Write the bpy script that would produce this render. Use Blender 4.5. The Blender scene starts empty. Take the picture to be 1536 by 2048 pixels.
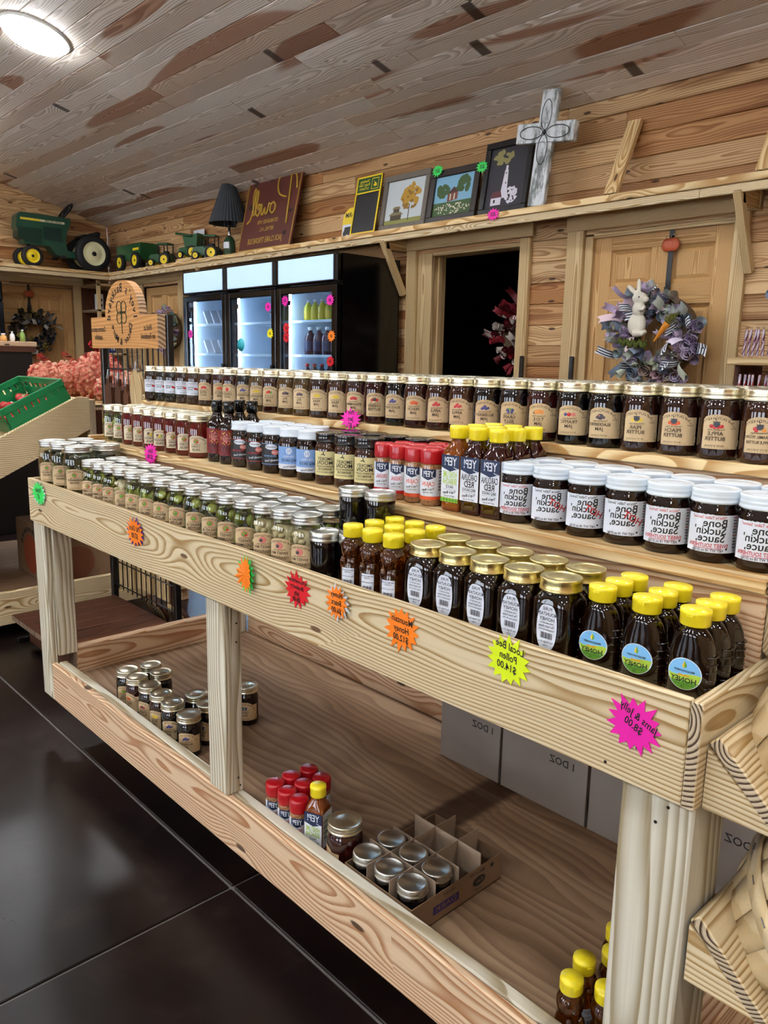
import bpy, math, random
from mathutils import Vector, Matrix, Euler
random.seed(7)
PI = math.pi
R = math.radians
SC = bpy.context.scene
COL = SC.collection

# ------------------------------------------------------------------ camera, world, exposure
cam_d = bpy.data.cameras.new('camera')
cam = bpy.data.objects.new('camera', cam_d)
COL.objects.link(cam)
SC.camera = cam
cam_d.sensor_fit = 'VERTICAL'
cam_d.sensor_height = 36.0
cam_d.lens = 1561.63 / 2048 * 36.0
cam_d.clip_start = 0.02
cr, cu, cf = Vector((.6832, .7299, .0203)), Vector((-.1517, .1147, .9818)), Vector((-.7143, .6738, -.1890))
cm = Matrix((cr, cu, -cf)).transposed().to_4x4()
cm.translation = Vector((.3848, -.8761, 1.2908))
cam.matrix_world = cm

w = bpy.data.worlds.new('world')
SC.world = w
w.use_nodes = True
bg = w.node_tree.nodes['Background']
bg.inputs[0].default_value = (.80, .88, 1, 1)
bg.inputs[1].default_value = 11.0
SC.view_settings.view_transform = 'Standard'
SC.view_settings.look = 'None'
SC.view_settings.exposure = -0.15
SC.view_settings.gamma = 1
SC.view_settings.use_curve_mapping = False
SC.cycles.max_bounces = 5
SC.cycles.diffuse_bounces = 3
SC.cycles.glossy_bounces = 3
SC.cycles.transparent_max_bounces = 10
SC.cycles.use_adaptive_sampling = True
SC.cycles.adaptive_threshold = .22
SC.cycles.adaptive_min_samples = 12
SC.cycles.caustics_reflective = False
SC.cycles.caustics_refractive = False
LAMP = 66.0          # strength of the round ceiling lights


# ------------------------------------------------------------------ materials
def lin(h):
    h = h.lstrip('#')
    c = [int(h[i:i + 2], 16) / 255 for i in (0, 2, 4)]
    return tuple(x / 12.92 if x <= .04045 else ((x + .055) / 1.055) ** 2.4 for x in c) + (1,)


def pm(name, col, rough=.5, metal=0, coat=0, emit=0, spec=.5, bump=0, bscale=200, var=0):
    m = bpy.data.materials.new(name)
    m.use_nodes = True
    b = m.node_tree.nodes['Principled BSDF']
    c = lin(col)
    b.inputs['Base Color'].default_value = c
    b.inputs['Roughness'].default_value = rough
    b.inputs['Metallic'].default_value = metal
    b.inputs['Coat Weight'].default_value = coat
    b.inputs['Coat Roughness'].default_value = .04
    b.inputs['Specular IOR Level'].default_value = spec
    if emit:
        b.inputs['Emission Color'].default_value = c
        b.inputs['Emission Strength'].default_value = emit
    t = m.node_tree
    if bump or var:
        tc = t.nodes.new('ShaderNodeTexCoord')
        nz = t.nodes.new('ShaderNodeTexNoise')
        nz.inputs['Scale'].default_value = bscale
        nz.inputs['Detail'].default_value = 4
        t.links.new(tc.outputs['Object'], nz.inputs['Vector'])
    if bump:
        bp = t.nodes.new('ShaderNodeBump')
        bp.inputs['Strength'].default_value = bump
        bp.inputs['Distance'].default_value = .002
        t.links.new(nz.outputs['Fac'], bp.inputs['Height'])
        t.links.new(bp.outputs['Normal'], b.inputs['Normal'])
    if var:
        mx = t.nodes.new('ShaderNodeMix')
        mx.data_type = 'RGBA'
        mx.inputs['A'].default_value = tuple(x * (1 - var) for x in c[:3]) + (1,)
        mx.inputs['B'].default_value = tuple(min(1, x * (1 + var)) for x in c[:3]) + (1,)
        t.links.new(nz.outputs['Fac'], mx.inputs['Factor'])
        t.links.new(mx.outputs['Result'], b.inputs['Base Color'])
    return m


class NT:
    """Small node-graph writer."""
    def __init__(s, m):
        s.t = m.node_tree

    def n(s, kind, ins=None, **props):
        nd = s.t.nodes.new(kind)
        for k, v in props.items():
            setattr(nd, k, v)
        for k, v in (ins or {}).items():
            s.put(nd.inputs[k], v)
        return nd

    def put(s, sock, v):
        if isinstance(v, bpy.types.NodeSocket):
            s.t.links.new(v, sock)
        else:
            sock.default_value = v

    def m(s, op, a, b=0.0, c=0.0, clamp=False):
        nd = s.n('ShaderNodeMath', operation=op, use_clamp=clamp)
        for i, v in enumerate((a, b, c)):
            s.put(nd.inputs[i], v)
        return nd.outputs[0]

    def ss(s, x, a, b):
        nd = s.n('ShaderNodeMapRange', interpolation_type='SMOOTHSTEP')
        s.put(nd.inputs['Value'], x)
        nd.inputs['From Min'].default_value = a
        nd.inputs['From Max'].default_value = b
        return nd.outputs['Result']

    def mix(s, f, a, b, blend='MIX'):
        nd = s.n('ShaderNodeMix', data_type='RGBA', blend_type=blend)
        s.put(nd.inputs['Factor'], f)
        s.put(nd.inputs['A'], a)
        s.put(nd.inputs['B'], b)
        return nd.outputs['Result']

    def vec(s, x, y, z):
        nd = s.n('ShaderNodeCombineXYZ')
        for i, v in enumerate((x, y, z)):
            s.put(nd.inputs[i], v)
        return nd.outputs[0]

    def noise(s, v, scale=1.0, detail=2.0, rough=.5):
        nd = s.n('ShaderNodeTexNoise', {'Vector': v, 'Scale': scale, 'Detail': detail, 'Roughness': rough})
        return nd.outputs['Fac']


def wood(name, ax, early, late, freq=120, heart=None, hlo=.58, hhi=.66, knots=.55, kcol='#3a2415', rough=.55,
         var=.22, band=.9, kscale=(2.2, 7.0), wob=1.0, lo=.15, tone=None, kr=.07):
    """Sawn softwood: growth rings about an axis along the board, knots, heartwood streaks."""
    mt = bpy.data.materials.new(name)
    mt.use_nodes = True
    g = NT(mt)
    b = mt.node_tree.nodes['Principled BSDF']
    tc = g.n('ShaderNodeTexCoord').outputs['Object']
    rnd = g.n('ShaderNodeObjectInfo').outputs['Random']
    sp = g.n('ShaderNodeSeparateXYZ', {0: tc}).outputs
    u, v, w_ = {'x': (sp[0], sp[2], sp[1]), 'y': (sp[1], sp[2], sp[0]), 'z': (sp[2], sp[0], sp[1])}[ax]
    r2 = g.m('FRACT', g.m('MULTIPLY', rnd, 7.13))
    r3 = g.m('FRACT', g.m('MULTIPLY', rnd, 31.7))
    uo = g.m('ADD', u, g.m('MULTIPLY', rnd, 61.0))
    vo = g.m('ADD', v, g.m('MULTIPLY', r2, 23.0))
    wo = g.m('ADD', w_, g.m('MULTIPLY', r3, 11.0))
    # knots
    kv = g.vec(g.m('MULTIPLY', uo, kscale[0]), g.m('MULTIPLY', vo, kscale[1]), 0.0)
    vor = g.n('ShaderNodeTexVoronoi', {'Vector': kv, 'Scale': 1.0}, voronoi_dimensions='2D')
    kd = vor.outputs['Distance']
    kc = g.n('ShaderNodeSeparateColor', {0: vor.outputs['Color']}).outputs[0]
    on = g.m('GREATER_THAN', kc, 1 - knots)
    halo = g.m('MULTIPLY', g.ss(kd, .38, 0.0), on)
    kn = g.m('MULTIPLY', g.ss(kd, kr, kr * .6), on)
    # ring field
    n1 = g.noise(g.vec(g.m('MULTIPLY', uo, 1.3), g.m('MULTIPLY', vo, 5.0), g.m('MULTIPLY', wo, 5.0)), 1.0, 1.0)
    n2 = g.noise(g.vec(g.m('MULTIPLY', uo, 2.6), g.m('MULTIPLY', vo, 9.0), g.m('ADD', g.m('MULTIPLY', wo, 9.0), 5.0)), 1.0, 1.0)
    cv = g.m('ADD', g.m('SUBTRACT', v, g.m('MULTIPLY', g.m('SUBTRACT', r2, .5), .09)),
             g.m('MULTIPLY', g.m('SUBTRACT', n1, .5), .07 * wob))
    cw = g.m('ADD', g.m('ADD', w_, g.m('ADD', .014, g.m('MULTIPLY', r3, .05))),
             g.m('MULTIPLY', g.m('SUBTRACT', n2, .5), .05 * wob))
    rr = g.m('SQRT', g.m('ADD', g.m('MULTIPLY', cv, cv), g.m('MULTIPLY', cw, cw)))
    rr = g.m('ADD', rr, g.m('MULTIPLY', halo, .022))
    ph = g.m('FRACT', g.m('MULTIPLY', rr, freq))
    bandv = g.m('MULTIPLY', g.ss(ph, lo, .88), g.ss(ph, 1.0, .92))
    fib = g.noise(g.vec(g.m('MULTIPLY', uo, 6.0), g.m('MULTIPLY', vo, 260.0), g.m('MULTIPLY', wo, 260.0)), 1.0, 0.0)
    bandv = g.m('MULTIPLY', bandv, g.m('ADD', band - .25, g.m('MULTIPLY', fib, .5)), clamp=True)
    nu = g.n('ShaderNodeSeparateXYZ', {0: g.n('ShaderNodeTexCoord').outputs['Normal']}).outputs[{'x': 0, 'y': 1, 'z': 2}[ax]]
    endg = g.ss(g.m('ABSOLUTE', nu), .7, .9)
    bandv = g.m('MULTIPLY', bandv, g.m('ADD', 1.0, g.m('MULTIPLY', endg, .4)), clamp=True)
    late_c = g.mix(endg, lin(late), lin('#4a3626'))
    early_c = g.mix(g.m('MULTIPLY', endg, .6), lin(early), lin('#b9a78e'))
    col = g.mix(bandv, early_c, late_c)
    if heart:
        h = g.noise(g.vec(g.m('MULTIPLY', uo, .55), g.m('MULTIPLY', vo, 7.0), g.m('MULTIPLY', wo, 3.0)), 1.0, 1.0, .4)
        hs = g.ss(h, hlo, hhi)
        col = g.mix(hs, col, g.mix(bandv, lin(heart[0]), lin(heart[1])))
    if tone:
        col = g.mix(g.m('MULTIPLY', g.ss(g.m('FRACT', g.m('MULTIPLY', rnd, 13.37)), .45, .95), 1.0), col, g.mix(1.0, col, lin(tone), 'MULTIPLY'))
    br = g.m('ADD', 1 - var * .5, g.m('MULTIPLY', rnd, var))
    br = g.m('MULTIPLY', br, g.m('ADD', .93, g.m('MULTIPLY', fib, .14)))
    col = g.mix(1.0, col, g.n('ShaderNodeCombineColor', {0: br, 1: br, 2: br}).outputs[0], 'MULTIPLY')
    col = g.mix(g.m('MULTIPLY', kn, .9), col, lin(kcol))
    g.put(b.inputs['Base Color'], col)
    b.inputs['Roughness'].default_value = rough
    b.inputs['Specular IOR Level'].default_value = .3
    bp = g.n('ShaderNodeBump', {'Strength': .25, 'Distance': .001, 'Height': g.m('ADD', bandv, fib)})
    g.put(b.inputs['Normal'], bp.outputs[0])
    return mt


def shell(name, tint='#ffffff', gloss=.9):
    """Clear glass or film: sees through, keeps sharp reflections."""
    mt = bpy.data.materials.new(name)
    mt.use_nodes = True
    t = mt.node_tree
    for nd in list(t.nodes):
        if nd.type != 'OUTPUT_MATERIAL':
            t.nodes.remove(nd)
    g = NT(mt)
    out = [nd for nd in t.nodes if nd.type == 'OUTPUT_MATERIAL'][0]
    tr = g.n('ShaderNodeBsdfTransparent', {0: lin(tint)})
    gl = g.n('ShaderNodeBsdfGlossy', {0: (gloss, gloss, gloss, 1), 'Roughness': .03})
    fr = g.n('ShaderNodeFresnel', {'IOR': 1.5})
    front = g.m('SUBTRACT', 1.0, g.n('ShaderNodeNewGeometry').outputs['Backfacing'])
    mx = g.n('ShaderNodeMixShader', {0: g.m('MULTIPLY', front, g.m('ADD', g.m('MULTIPLY', fr.outputs[0], .9), .02)), 1: tr.outputs[0], 2: gl.outputs[0]})
    t.links.new(mx.outputs[0], out.inputs[0])
    return mt


# ------------------------------------------------------------------ mesh writing
class MB:
    def __init__(s):
        s.v, s.f, s.m, s.s = [], [], [], []

    def add(s, vs, fs, m=0, sm=False, M=None):
        o = len(s.v)
        s.v += [tuple(M @ Vector(p)) for p in vs] if M is not None else [tuple(p) for p in vs]
        for f in fs:
            s.f.append(tuple(i + o for i in f))
            s.m.append(m)
            s.s.append(sm)
        return s

    def box(s, c, d, m=0, b=0, M=None):
        hx, hy, hz = d[0] / 2, d[1] / 2, d[2] / 2
        if b <= 0:
            vs = [(c[0] + sx * hx, c[1] + sy * hy, c[2] + sz * hz) for sx in (-1, 1) for sy in (-1, 1) for sz in (-1, 1)]
            fs = [(0, 1, 3, 2), (4, 6, 7, 5), (0, 4, 5, 1), (2, 3, 7, 6), (0, 2, 6, 4), (1, 5, 7, 3)]
            return s.add(vs, fs, m, False, M)
        b = min(b, hx * .9, hy * .9, hz * .9)
        vs, ix = [], {}
        for sx in (-1, 1):
            for sy in (-1, 1):
                for sz in (-1, 1):
                    for a in range(3):
                        k = [hx - b, hy - b, hz - b]
                        k[a] += b
                        ix[(sx, sy, sz, a)] = len(vs)
                        vs.append((c[0] + sx * k[0], c[1] + sy * k[1], c[2] + sz * k[2]))
        fs = []
        S = (-1, 1)
        for a in range(3):
            p, q = [i for i in range(3) if i != a]
            for t in S:
                quad = []
                for (i, j) in ((-1, -1), (1, -1), (1, 1), (-1, 1)):
                    k = [0, 0, 0]
                    k[a], k[p], k[q] = t, i, j
                    quad.append(ix[tuple(k) + (a,)])
                fs.append(tuple(quad))
            for i in S:
                for j in S:
                    k0, k1 = [0, 0, 0], [0, 0, 0]
                    k0[a], k0[p], k0[q] = -1, i, j
                    k1[a], k1[p], k1[q] = 1, i, j
                    fs.append((ix[tuple(k0) + (p,)], ix[tuple(k1) + (p,)], ix[tuple(k1) + (q,)], ix[tuple(k0) + (q,)]))
        for sx in S:
            for sy in S:
                for sz in S:
                    fs.append(tuple(ix[(sx, sy, sz, a)] for a in range(3)))
        cc = Vector(c)
        out = []
        for f in fs:
            p = [Vector(vs[i]) for i in f]
            nr = (p[1] - p[0]).cross(p[2] - p[0])
            ctr = sum(p, Vector()) / len(p)
            out.append(f if nr.dot(ctr - cc) > 0 else f[::-1])
        return s.add(vs, out, m, False, M)

    def lathe(s, prof, n=24, m=0, M=None, shape=None, sm=True, cap0=True, cap1=True, mf=None):
        vs, fs = [], []
        k = len(prof)
        for (r, z) in prof:
            for i in range(n):
                a = 2 * PI * i / n
                q = shape(a, z) if shape else 1.0
                if isinstance(q, tuple):
                    vs.append((r * q[0] * math.cos(a), r * q[1] * math.sin(a), z))
                else:
                    vs.append((r * q * math.cos(a), r * q * math.sin(a), z))
        for j in range(k - 1):
            for i in range(n):
                i2 = (i + 1) % n
                fs.append((j * n + i, j * n + i2, (j + 1) * n + i2, (j + 1) * n + i))
        if cap0:
            fs.append(tuple(range(n - 1, -1, -1)))
        if cap1:
            fs.append(tuple((k - 1) * n + i for i in range(n)))
        o = len(s.f)
        s.add(vs, fs, m, sm, M)
        if mf:
            for j in range(k - 1):
                mi = mf(prof[j], prof[j + 1])
                for i in range(n):
                    s.m[o + j * n + i] = mi
        return s

    def tube(s, pts, r, n=8, m=0, M=None, closed=False, caps=True, sm=True):
        P = [Vector(p) for p in pts]
        rs = r if isinstance(r, (list, tuple)) else [r] * len(P)
        vs, fs = [], []
        up = None
        for i, p in enumerate(P):
            if closed:
                t = P[(i + 1) % len(P)] - P[i - 1]
            else:
                t = P[min(i + 1, len(P) - 1)] - P[max(i - 1, 0)]
            t.normalize()
            if up is None:
                up = Vector((0, 0, 1)) if abs(t.z) < .9 else Vector((1, 0, 0))
            sd = t.cross(up)
            sd.normalize()
            up = sd.cross(t)
            for k in range(n):
                a = 2 * PI * k / n
                vs.append(p + sd * (rs[i] * math.cos(a)) + up * (rs[i] * math.sin(a)))
        L = len(P)
        for i in range(L if closed else L - 1):
            i2 = (i + 1) % L
            for k in range(n):
                k2 = (k + 1) % n
                fs.append((i * n + k, i * n + k2, i2 * n + k2, i2 * n + k))
        if caps and not closed:
            fs.append(tuple(range(n - 1, -1, -1)))
            fs.append(tuple((L - 1) * n + k for k in range(n)))
        return s.add(vs, fs, m, sm, M)

    def prism(s, poly, z0, z1, m=0, M=None, sm=False):
        n = len(poly)
        vs = [(p[0], p[1], z0) for p in poly] + [(p[0], p[1], z1) for p in poly]
        fs = [tuple(range(n - 1, -1, -1)), tuple(range(n, 2 * n))]
        fs += [(i, (i + 1) % n, n + (i + 1) % n, n + i) for i in range(n)]
        return s.add(vs, fs, m, sm, M)

    def ell(s, c, r, nu=12, nv=8, m=0, M=None, sm=True):
        vs, fs = [(c[0], c[1], c[2] - r[2])], []
        for j in range(1, nv):
            t = PI * j / nv
            for i in range(nu):
                a = 2 * PI * i / nu
                vs.append((c[0] + r[0] * math.sin(t) * math.cos(a), c[1] + r[1] * math.sin(t) * math.sin(a), c[2] - r[2] * math.cos(t)))
        vs.append((c[0], c[1], c[2] + r[2]))
        for i in range(nu):
            i2 = (i + 1) % nu
            fs.append((0, 1 + i2, 1 + i))
            for j in range(nv - 2):
                a, b2 = 1 + j * nu, 1 + (j + 1) * nu
                fs.append((a + i, a + i2, b2 + i2, b2 + i))
            e = 1 + (nv - 2) * nu
            fs.append((e + i, e + i2, len(vs) - 1))
        return s.add(vs, fs, m, sm, M)

    def mesh(s, name, mats):
        me = bpy.data.meshes.new(name)
        me.from_pydata(s.v, [], s.f)
        for mt in (mats if isinstance(mats, (list, tuple)) else [mats]):
            me.materials.append(mt)
        me.polygons.foreach_set('material_index', s.m)
        me.polygons.foreach_set('use_smooth', s.s)
        me.update()
        return me


def ob(name, mesh, parent=None, loc=(0, 0, 0), rot=(0, 0, 0), kind=None, label=None, cat=None, group=None):
    o = bpy.data.objects.new(name, mesh)
    COL.objects.link(o)
    o.location = loc
    o.rotation_euler = rot
    if parent is not None:
        o.parent = parent
    if kind:
        o['kind'] = kind
    if label:
        o['label'] = label
    if cat:
        o['category'] = cat
    if group:
        o['group'] = group
    return o


def thing(name, label, cat, loc=(0, 0, 0), rot=(0, 0, 0), group=None):
    return ob(name, None, None, loc, rot, None, label, cat, group)


def part(name, mb, mats, parent, loc=(0, 0, 0), rot=(0, 0, 0), label=None):
    return ob(name, mb.mesh(name, mats), parent, loc, rot, None, label)


def board(name, x0, x1, y0, y1, z0, z1, mat, parent=None, b=.002, base=(0, 0, 0), kind=None, rot=(0, 0, 0)):
    """A sawn piece as an object centred on itself; base is the parent's location."""
    c = ((x0 + x1) / 2 - base[0], (y0 + y1) / 2 - base[1], (z0 + z1) / 2 - base[2])
    me = MB().box((0, 0, 0), (x1 - x0, y1 - y0, z1 - z0), 0, b).mesh(name, mat)
    return ob(name, me, parent, c, rot, kind)


_tx = {}


def glyphs(text):
    """Flat lettering outlines, reversed left to right as all writing in the picture is."""
    if text not in _tx:
        cu_ = bpy.data.curves.new('lettering', 'FONT')
        cu_.body = text
        cu_.align_x = 'CENTER'
        cu_.align_y = 'CENTER'
        cu_.resolution_u = 2
        cu_.offset = .014
        o = bpy.data.objects.new('lettering', cu_)
        me = bpy.data.meshes.new_from_object(o)
        vs = [(-p.co.x, p.co.y) for p in me.vertices]
        fs = [tuple(p.vertices)[::-1] for p in me.polygons]
        bpy.data.objects.remove(o)
        bpy.data.curves.remove(cu_)
        bpy.data.meshes.remove(me)
        _tx[text] = (vs, fs)
    return _tx[text]


class LB(MB):
    """Print laid on a surface; fn maps (x, z, lift) to a point."""
    def __init__(s, fn):
        super().__init__()
        s.fn = fn
        s.k = 0

    def up(s):
        s.k += 1
        return .00022 + s.k * .00009

    def rect(s, x0, x1, z0, z1, m=0, nx=1, nz=1, top=None, bot=None):
        e = s.up()
        vs = []
        for j in range(nz + 1):
            for i in range(nx + 1):
                x = x0 + (x1 - x0) * i / nx
                a = z0 + (bot(x) if bot else 0)
                b = z1 + (top(x) if top else 0)
                vs.append(s.fn(x, a + (b - a) * j / nz, e))
        fs = [(j * (nx + 1) + i, j * (nx + 1) + i + 1, (j + 1) * (nx + 1) + i + 1, (j + 1) * (nx + 1) + i) for j in range(nz) for i in range(nx)]
        return s.add(vs, fs, m)

    def disc(s, cx, cz, rx, rz, m=0, n=14, e=None):
        e = e or s.up()
        k = max(1, int(max(rx, rz) / .004)) if max(rx, rz) < .03 else 1
        vs = [s.fn(cx, cz, e)]
        for j in range(1, k + 1):
            vs += [s.fn(cx + rx * j / k * math.cos(2 * PI * i / n), cz + rz * j / k * math.sin(2 * PI * i / n), e) for i in range(n)]
        fs = [(0, 1 + i, 1 + (i + 1) % n) for i in range(n)]
        for j in range(k - 1):
            a, b = 1 + j * n, 1 + (j + 1) * n
            fs += [(a + i, b + i, b + (i + 1) % n, a + (i + 1) % n) for i in range(n)]
        return s.add(vs, fs, m)

    def poly(s, pts, m=0):
        e = s.up()
        return s.add([s.fn(x, z, e) for x, z in pts], [tuple(range(len(pts)))], m)

    def text(s, t, cx, cz, size, m=0, sx=1.0, arch=None, rot=0, shear=0):
        e = s.up()
        vs, fs = glyphs(t)
        c, q = math.cos(rot), math.sin(rot)
        out = []
        for x, z in vs:
            x, z = x * size * sx - z * size * shear, z * size
            if arch:
                z += arch(x)
            out.append(s.fn(cx + x * c - z * q, cz + x * q + z * c, e))
        return s.add(out, fs, m)


def cyl(Rd):
    return lambda x, z, e: ((Rd + e) * math.sin(x / Rd), -(Rd + e) * math.cos(x / Rd), z)


def flat(y):
    return lambda x, z, e: (x, y - e, z)


ORD = ('first second third fourth fifth sixth seventh eighth ninth tenth eleventh twelfth thirteenth fourteenth fifteenth '
       'sixteenth seventeenth eighteenth nineteenth twentieth twenty-first twenty-second twenty-third twenty-fourth '
       'twenty-fifth twenty-sixth twenty-seventh twenty-eighth twenty-ninth thirtieth').split()


def place(proto, loc, rz, label, cat, group=None):
    """proto = (name, [(part name, mesh, [sub-parts])]); makes one thing with its own copies of the parts."""
    t = thing(proto[0], label, cat, loc, (0, 0, rz), group)
    for nm, me, subs in proto[1]:
        p = ob(nm, me, t)
        for n2, m2 in subs:
            ob(n2, m2, p)
    return t

# ------------------------------------------------------------------ palette
W = {}
PAL = dict(
    pine=('#dccaa4', '#a07c46', 165, None), rail=('#e2c4a0', '#ad774e', 130, None), post=('#dcd6c2', '#a08f6c', 95, None),
    wall=('#d2b082', '#9f7446', 90, ('#a67b50', '#7e5633')), ceil=('#f3ebdf', '#c4b5a1', 85, ('#bd977c', '#91694f')),
    door=('#d3ab74', '#a87b45', 190, None), trim=('#d6bd8e', '#a48354', 130, None), shelf=('#e6cb98', '#b3854a', 95, None),
    ply=('#a3876a', '#7c6049', 34, ('#8a6c50', '#6a4f39')), walnut=('#5a3522', '#32190f', 120, ('#7a4c2e', '#5a321d')),
    basket=('#dcc59a', '#c0a06c', 60, None))


def wd(kind, ax):
    k = kind + '_' + ax
    if k not in W:
        e, l, f, h = PAL[kind]
        kw = dict(knots=.5)
        if kind == 'wall':
            kw = dict(knots=.5, hlo=.55, hhi=.62, var=.3, tone='#cdb096', lo=.25)
        elif kind == 'ceil':
            kw = dict(knots=.62, hlo=.64, hhi=.67, var=.16, kscale=(1.6, 6.0), tone='#e2d2c4')
        elif kind in ('door', 'trim'):
            kw = dict(knots=.12, wob=.35, var=.12)
        elif kind == 'ply':
            kw = dict(knots=.25, wob=2.6, var=.1, kscale=(1.2, 2.4), band=.7)
        elif kind == 'post':
            kw = dict(knots=.2, wob=.8, var=.12)
        elif kind == 'basket':
            kw = dict(knots=0.0, wob=.5, var=.18, band=.5)
        elif kind == 'pine':
            kw = dict(knots=.25, var=.1, wob=1.1, lo=.35, kr=.045, kcol='#5a3a20')
        elif kind == 'rail':
            kw = dict(knots=.35, var=.1, wob=1.2, lo=.3, kr=.055)
        W[k] = wood(k, ax, e, l, f, h, **kw)
    return W[k]


white = pm('white_plastic', '#f2f4f4', .35)
black = pm('black_ink', '#15130f', .6)
blackm = pm('black_metal', '#0c0c0d', .35, 0, .2)
blackg = pm('black_gloss', '#070708', .16)
grey = pm('grey_metal', '#8d8f90', .35, .8)
steel = pm('steel', '#c9cbcc', .25, 1)
darkroom = pm('painted_shade', '#2a211b', .8)  # dark brown puts the unlit storeroom's shade into its wall colour
card = pm('cardboard', '#7f6348', .85, var=.12, bscale=30)
cardg = pm('grey_cardboard', '#8e8379', .85, var=.08, bscale=20)
cardin = pm('cardboard_divider', '#9c8873', .85)

# ------------------------------------------------------------------ floor
XL, XR, YB, YF = -8.88, 3.6, 3.3, -6.5
SL = .26


def ceil_z(y):
    return 2.774 + SL * (YB - y) if y > -1.6 else 2.774 + SL * (YB + 1.6) - SL * (-1.6 - y)


fm = bpy.data.materials.new('polished_concrete')
fm.use_nodes = True
g = NT(fm)
b = fm.node_tree.nodes['Principled BSDF']
tc = g.n('ShaderNodeNewGeometry').outputs['Position']
n1 = g.noise(tc, 1.1, 4.0)
n2 = g.noise(tc, 9.0, 5.0, .65)
n3 = g.noise(tc, 60.0, 3.0)
c = g.mix(g.ss(n1, .35, .65), lin('#0f0909'), lin('#221613'))
c = g.mix(g.m('MULTIPLY', g.ss(n2, .52, .75), .55), c, lin('#30231f'))
g.put(b.inputs['Base Color'], c)
g.put(b.inputs['Roughness'], g.m('ADD', .20, g.m('ADD', g.m('MULTIPLY', n2, .16), g.m('MULTIPLY', n3, .06))))
b.inputs['Specular IOR Level'].default_value = .38
bp = g.n('ShaderNodeBump', {'Strength': .05, 'Distance': .003, 'Height': g.m('ADD', n2, n3)})
g.put(b.inputs['Normal'], bp.outputs[0])
joint = pm('joint_filler', '#6f6862', .8)
floor = ob('floor', MB().box(((XL + XR) / 2, (YB + YF) / 2 + 1.2, -.06), (XR - XL + .6, YB - YF + 3.4, .108)).mesh('floor', joint), kind='structure')
xs = [XL - .3, -7.12, -4.12, -1.122, 1.88, XR + .3]
ys = [YF - .3, -5.95, -2.95, .05, 3.45, YB + 2.9]
for i in range(5):
    for j in range(5):
        me = MB().box((0, 0, -.01), (xs[i + 1] - xs[i] - .009, ys[j + 1] - ys[j] - .009, .02), 0, .002).mesh('slab', fm)
        ob('slab', me, floor, ((xs[i] + xs[i + 1]) / 2, (ys[j] + ys[j + 1]) / 2, 0))

# ------------------------------------------------------------------ ceiling of tongue-and-groove boards
sa = math.atan(SL)
cl = math.hypot(1, SL)
cb = MB()
for (ya, yb) in ((YB + .2, -1.6), (-1.6, YF - .2)):
    za, zb = (ceil_z(YB) - SL * .2 if ya > YB else ceil_z(ya)), (ceil_z(-1.6) if yb == -1.6 else ceil_z(YF) - SL * .2)
    x0, x1 = XL - .2, XR + .2
    off = .03 if ya > 0 else .0
    vs = [(x0, ya, za + off), (x1, ya, za + off), (x1, yb, zb + off), (x0, yb, zb + off)]
    vs += [(p[0], p[1], p[2] + .05) for p in vs]
    cb.add(vs, [(0, 1, 2, 3), (7, 6, 5, 4), (0, 4, 5, 1), (1, 5, 6, 2), (2, 6, 7, 3), (3, 7, 4, 0)])
ceiling = ob('ceiling', cb.mesh('ceiling', wd('ceil', 'x')), kind='structure')
PW = .128


def run(x0, x1, lo=1.6, hi=3.8, first=None):
    cuts = [x0]
    p = x0 + (first if first else random.uniform(.5, hi))
    while p < x1 - .5:
        cuts.append(p)
        p += random.uniform(lo, hi)
    return cuts + [x1]


k = 0
y = YB
while y > -.4:
    yc = y - PW / cl / 2
    cs = run(XL, XR)
    for a, b2 in zip(cs, cs[1:]):
        me = MB().box((0, 0, 0), (b2 - a - .001, PW - .002, .02), 0, .0045).mesh('ceiling_board', wd('ceil', 'x'))
        ob('ceiling_board', me, ceiling, ((a + b2) / 2, yc, ceil_z(yc) + .012), (-sa, 0, 0))
    y -= PW / cl

# ------------------------------------------------------------------ walls of horizontal boards
RH = .128
OPEN_L, OPEN_R, DOOR_L, DOOR_R, HEAD = -3.60, -2.82, -2.32, -1.44, 2.05
OP2_L, OP2_R = -8.02, -7.18
holes = [(OP2_L - .06, OP2_R + .06), (OPEN_L - .08, OPEN_R + .04), (DOOR_L - .04, DOOR_R + .04)]
wb = MB()
edges = [XL] + [e for h in holes for e in h] + [XR]
for i in range(0, len(edges), 2):
    wb.box(((edges[i] + edges[i + 1]) / 2, YB + .09, HEAD / 2), (edges[i + 1] - edges[i], .12, HEAD))
wb.box(((XL + XR) / 2, YB + .09, (HEAD + 2.9) / 2), (XR - XL + .4, .12, 2.9 - HEAD))
wb.box((XL - .1, YB + .09, HEAD / 2), (.2, .12, HEAD))
wall_back = ob('wall_back', wb.mesh('wall_back', wd('wall', 'x')), kind='structure')
z = 0.0
while z < 2.80:
    spans = [(XL, XR)]
    if z < HEAD - .06:
        spans = [(edges[i], edges[i + 1]) for i in range(0, len(edges), 2)]
    for s0, s1 in spans:
        cs = run(s0, s1, 1.2, 3.2) if s1 - s0 > 1.2 else [s0, s1]
        for a, b2 in zip(cs, cs[1:]):
            me = MB().box((0, 0, 0), (b2 - a - .001, .024, RH - .002), 0, .0045).mesh('wall_board', wd('wall', 'x'))
            ob('wall_board', me, wall_back, ((a + b2) / 2, YB + .018, z + RH / 2))
    z += RH

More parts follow.
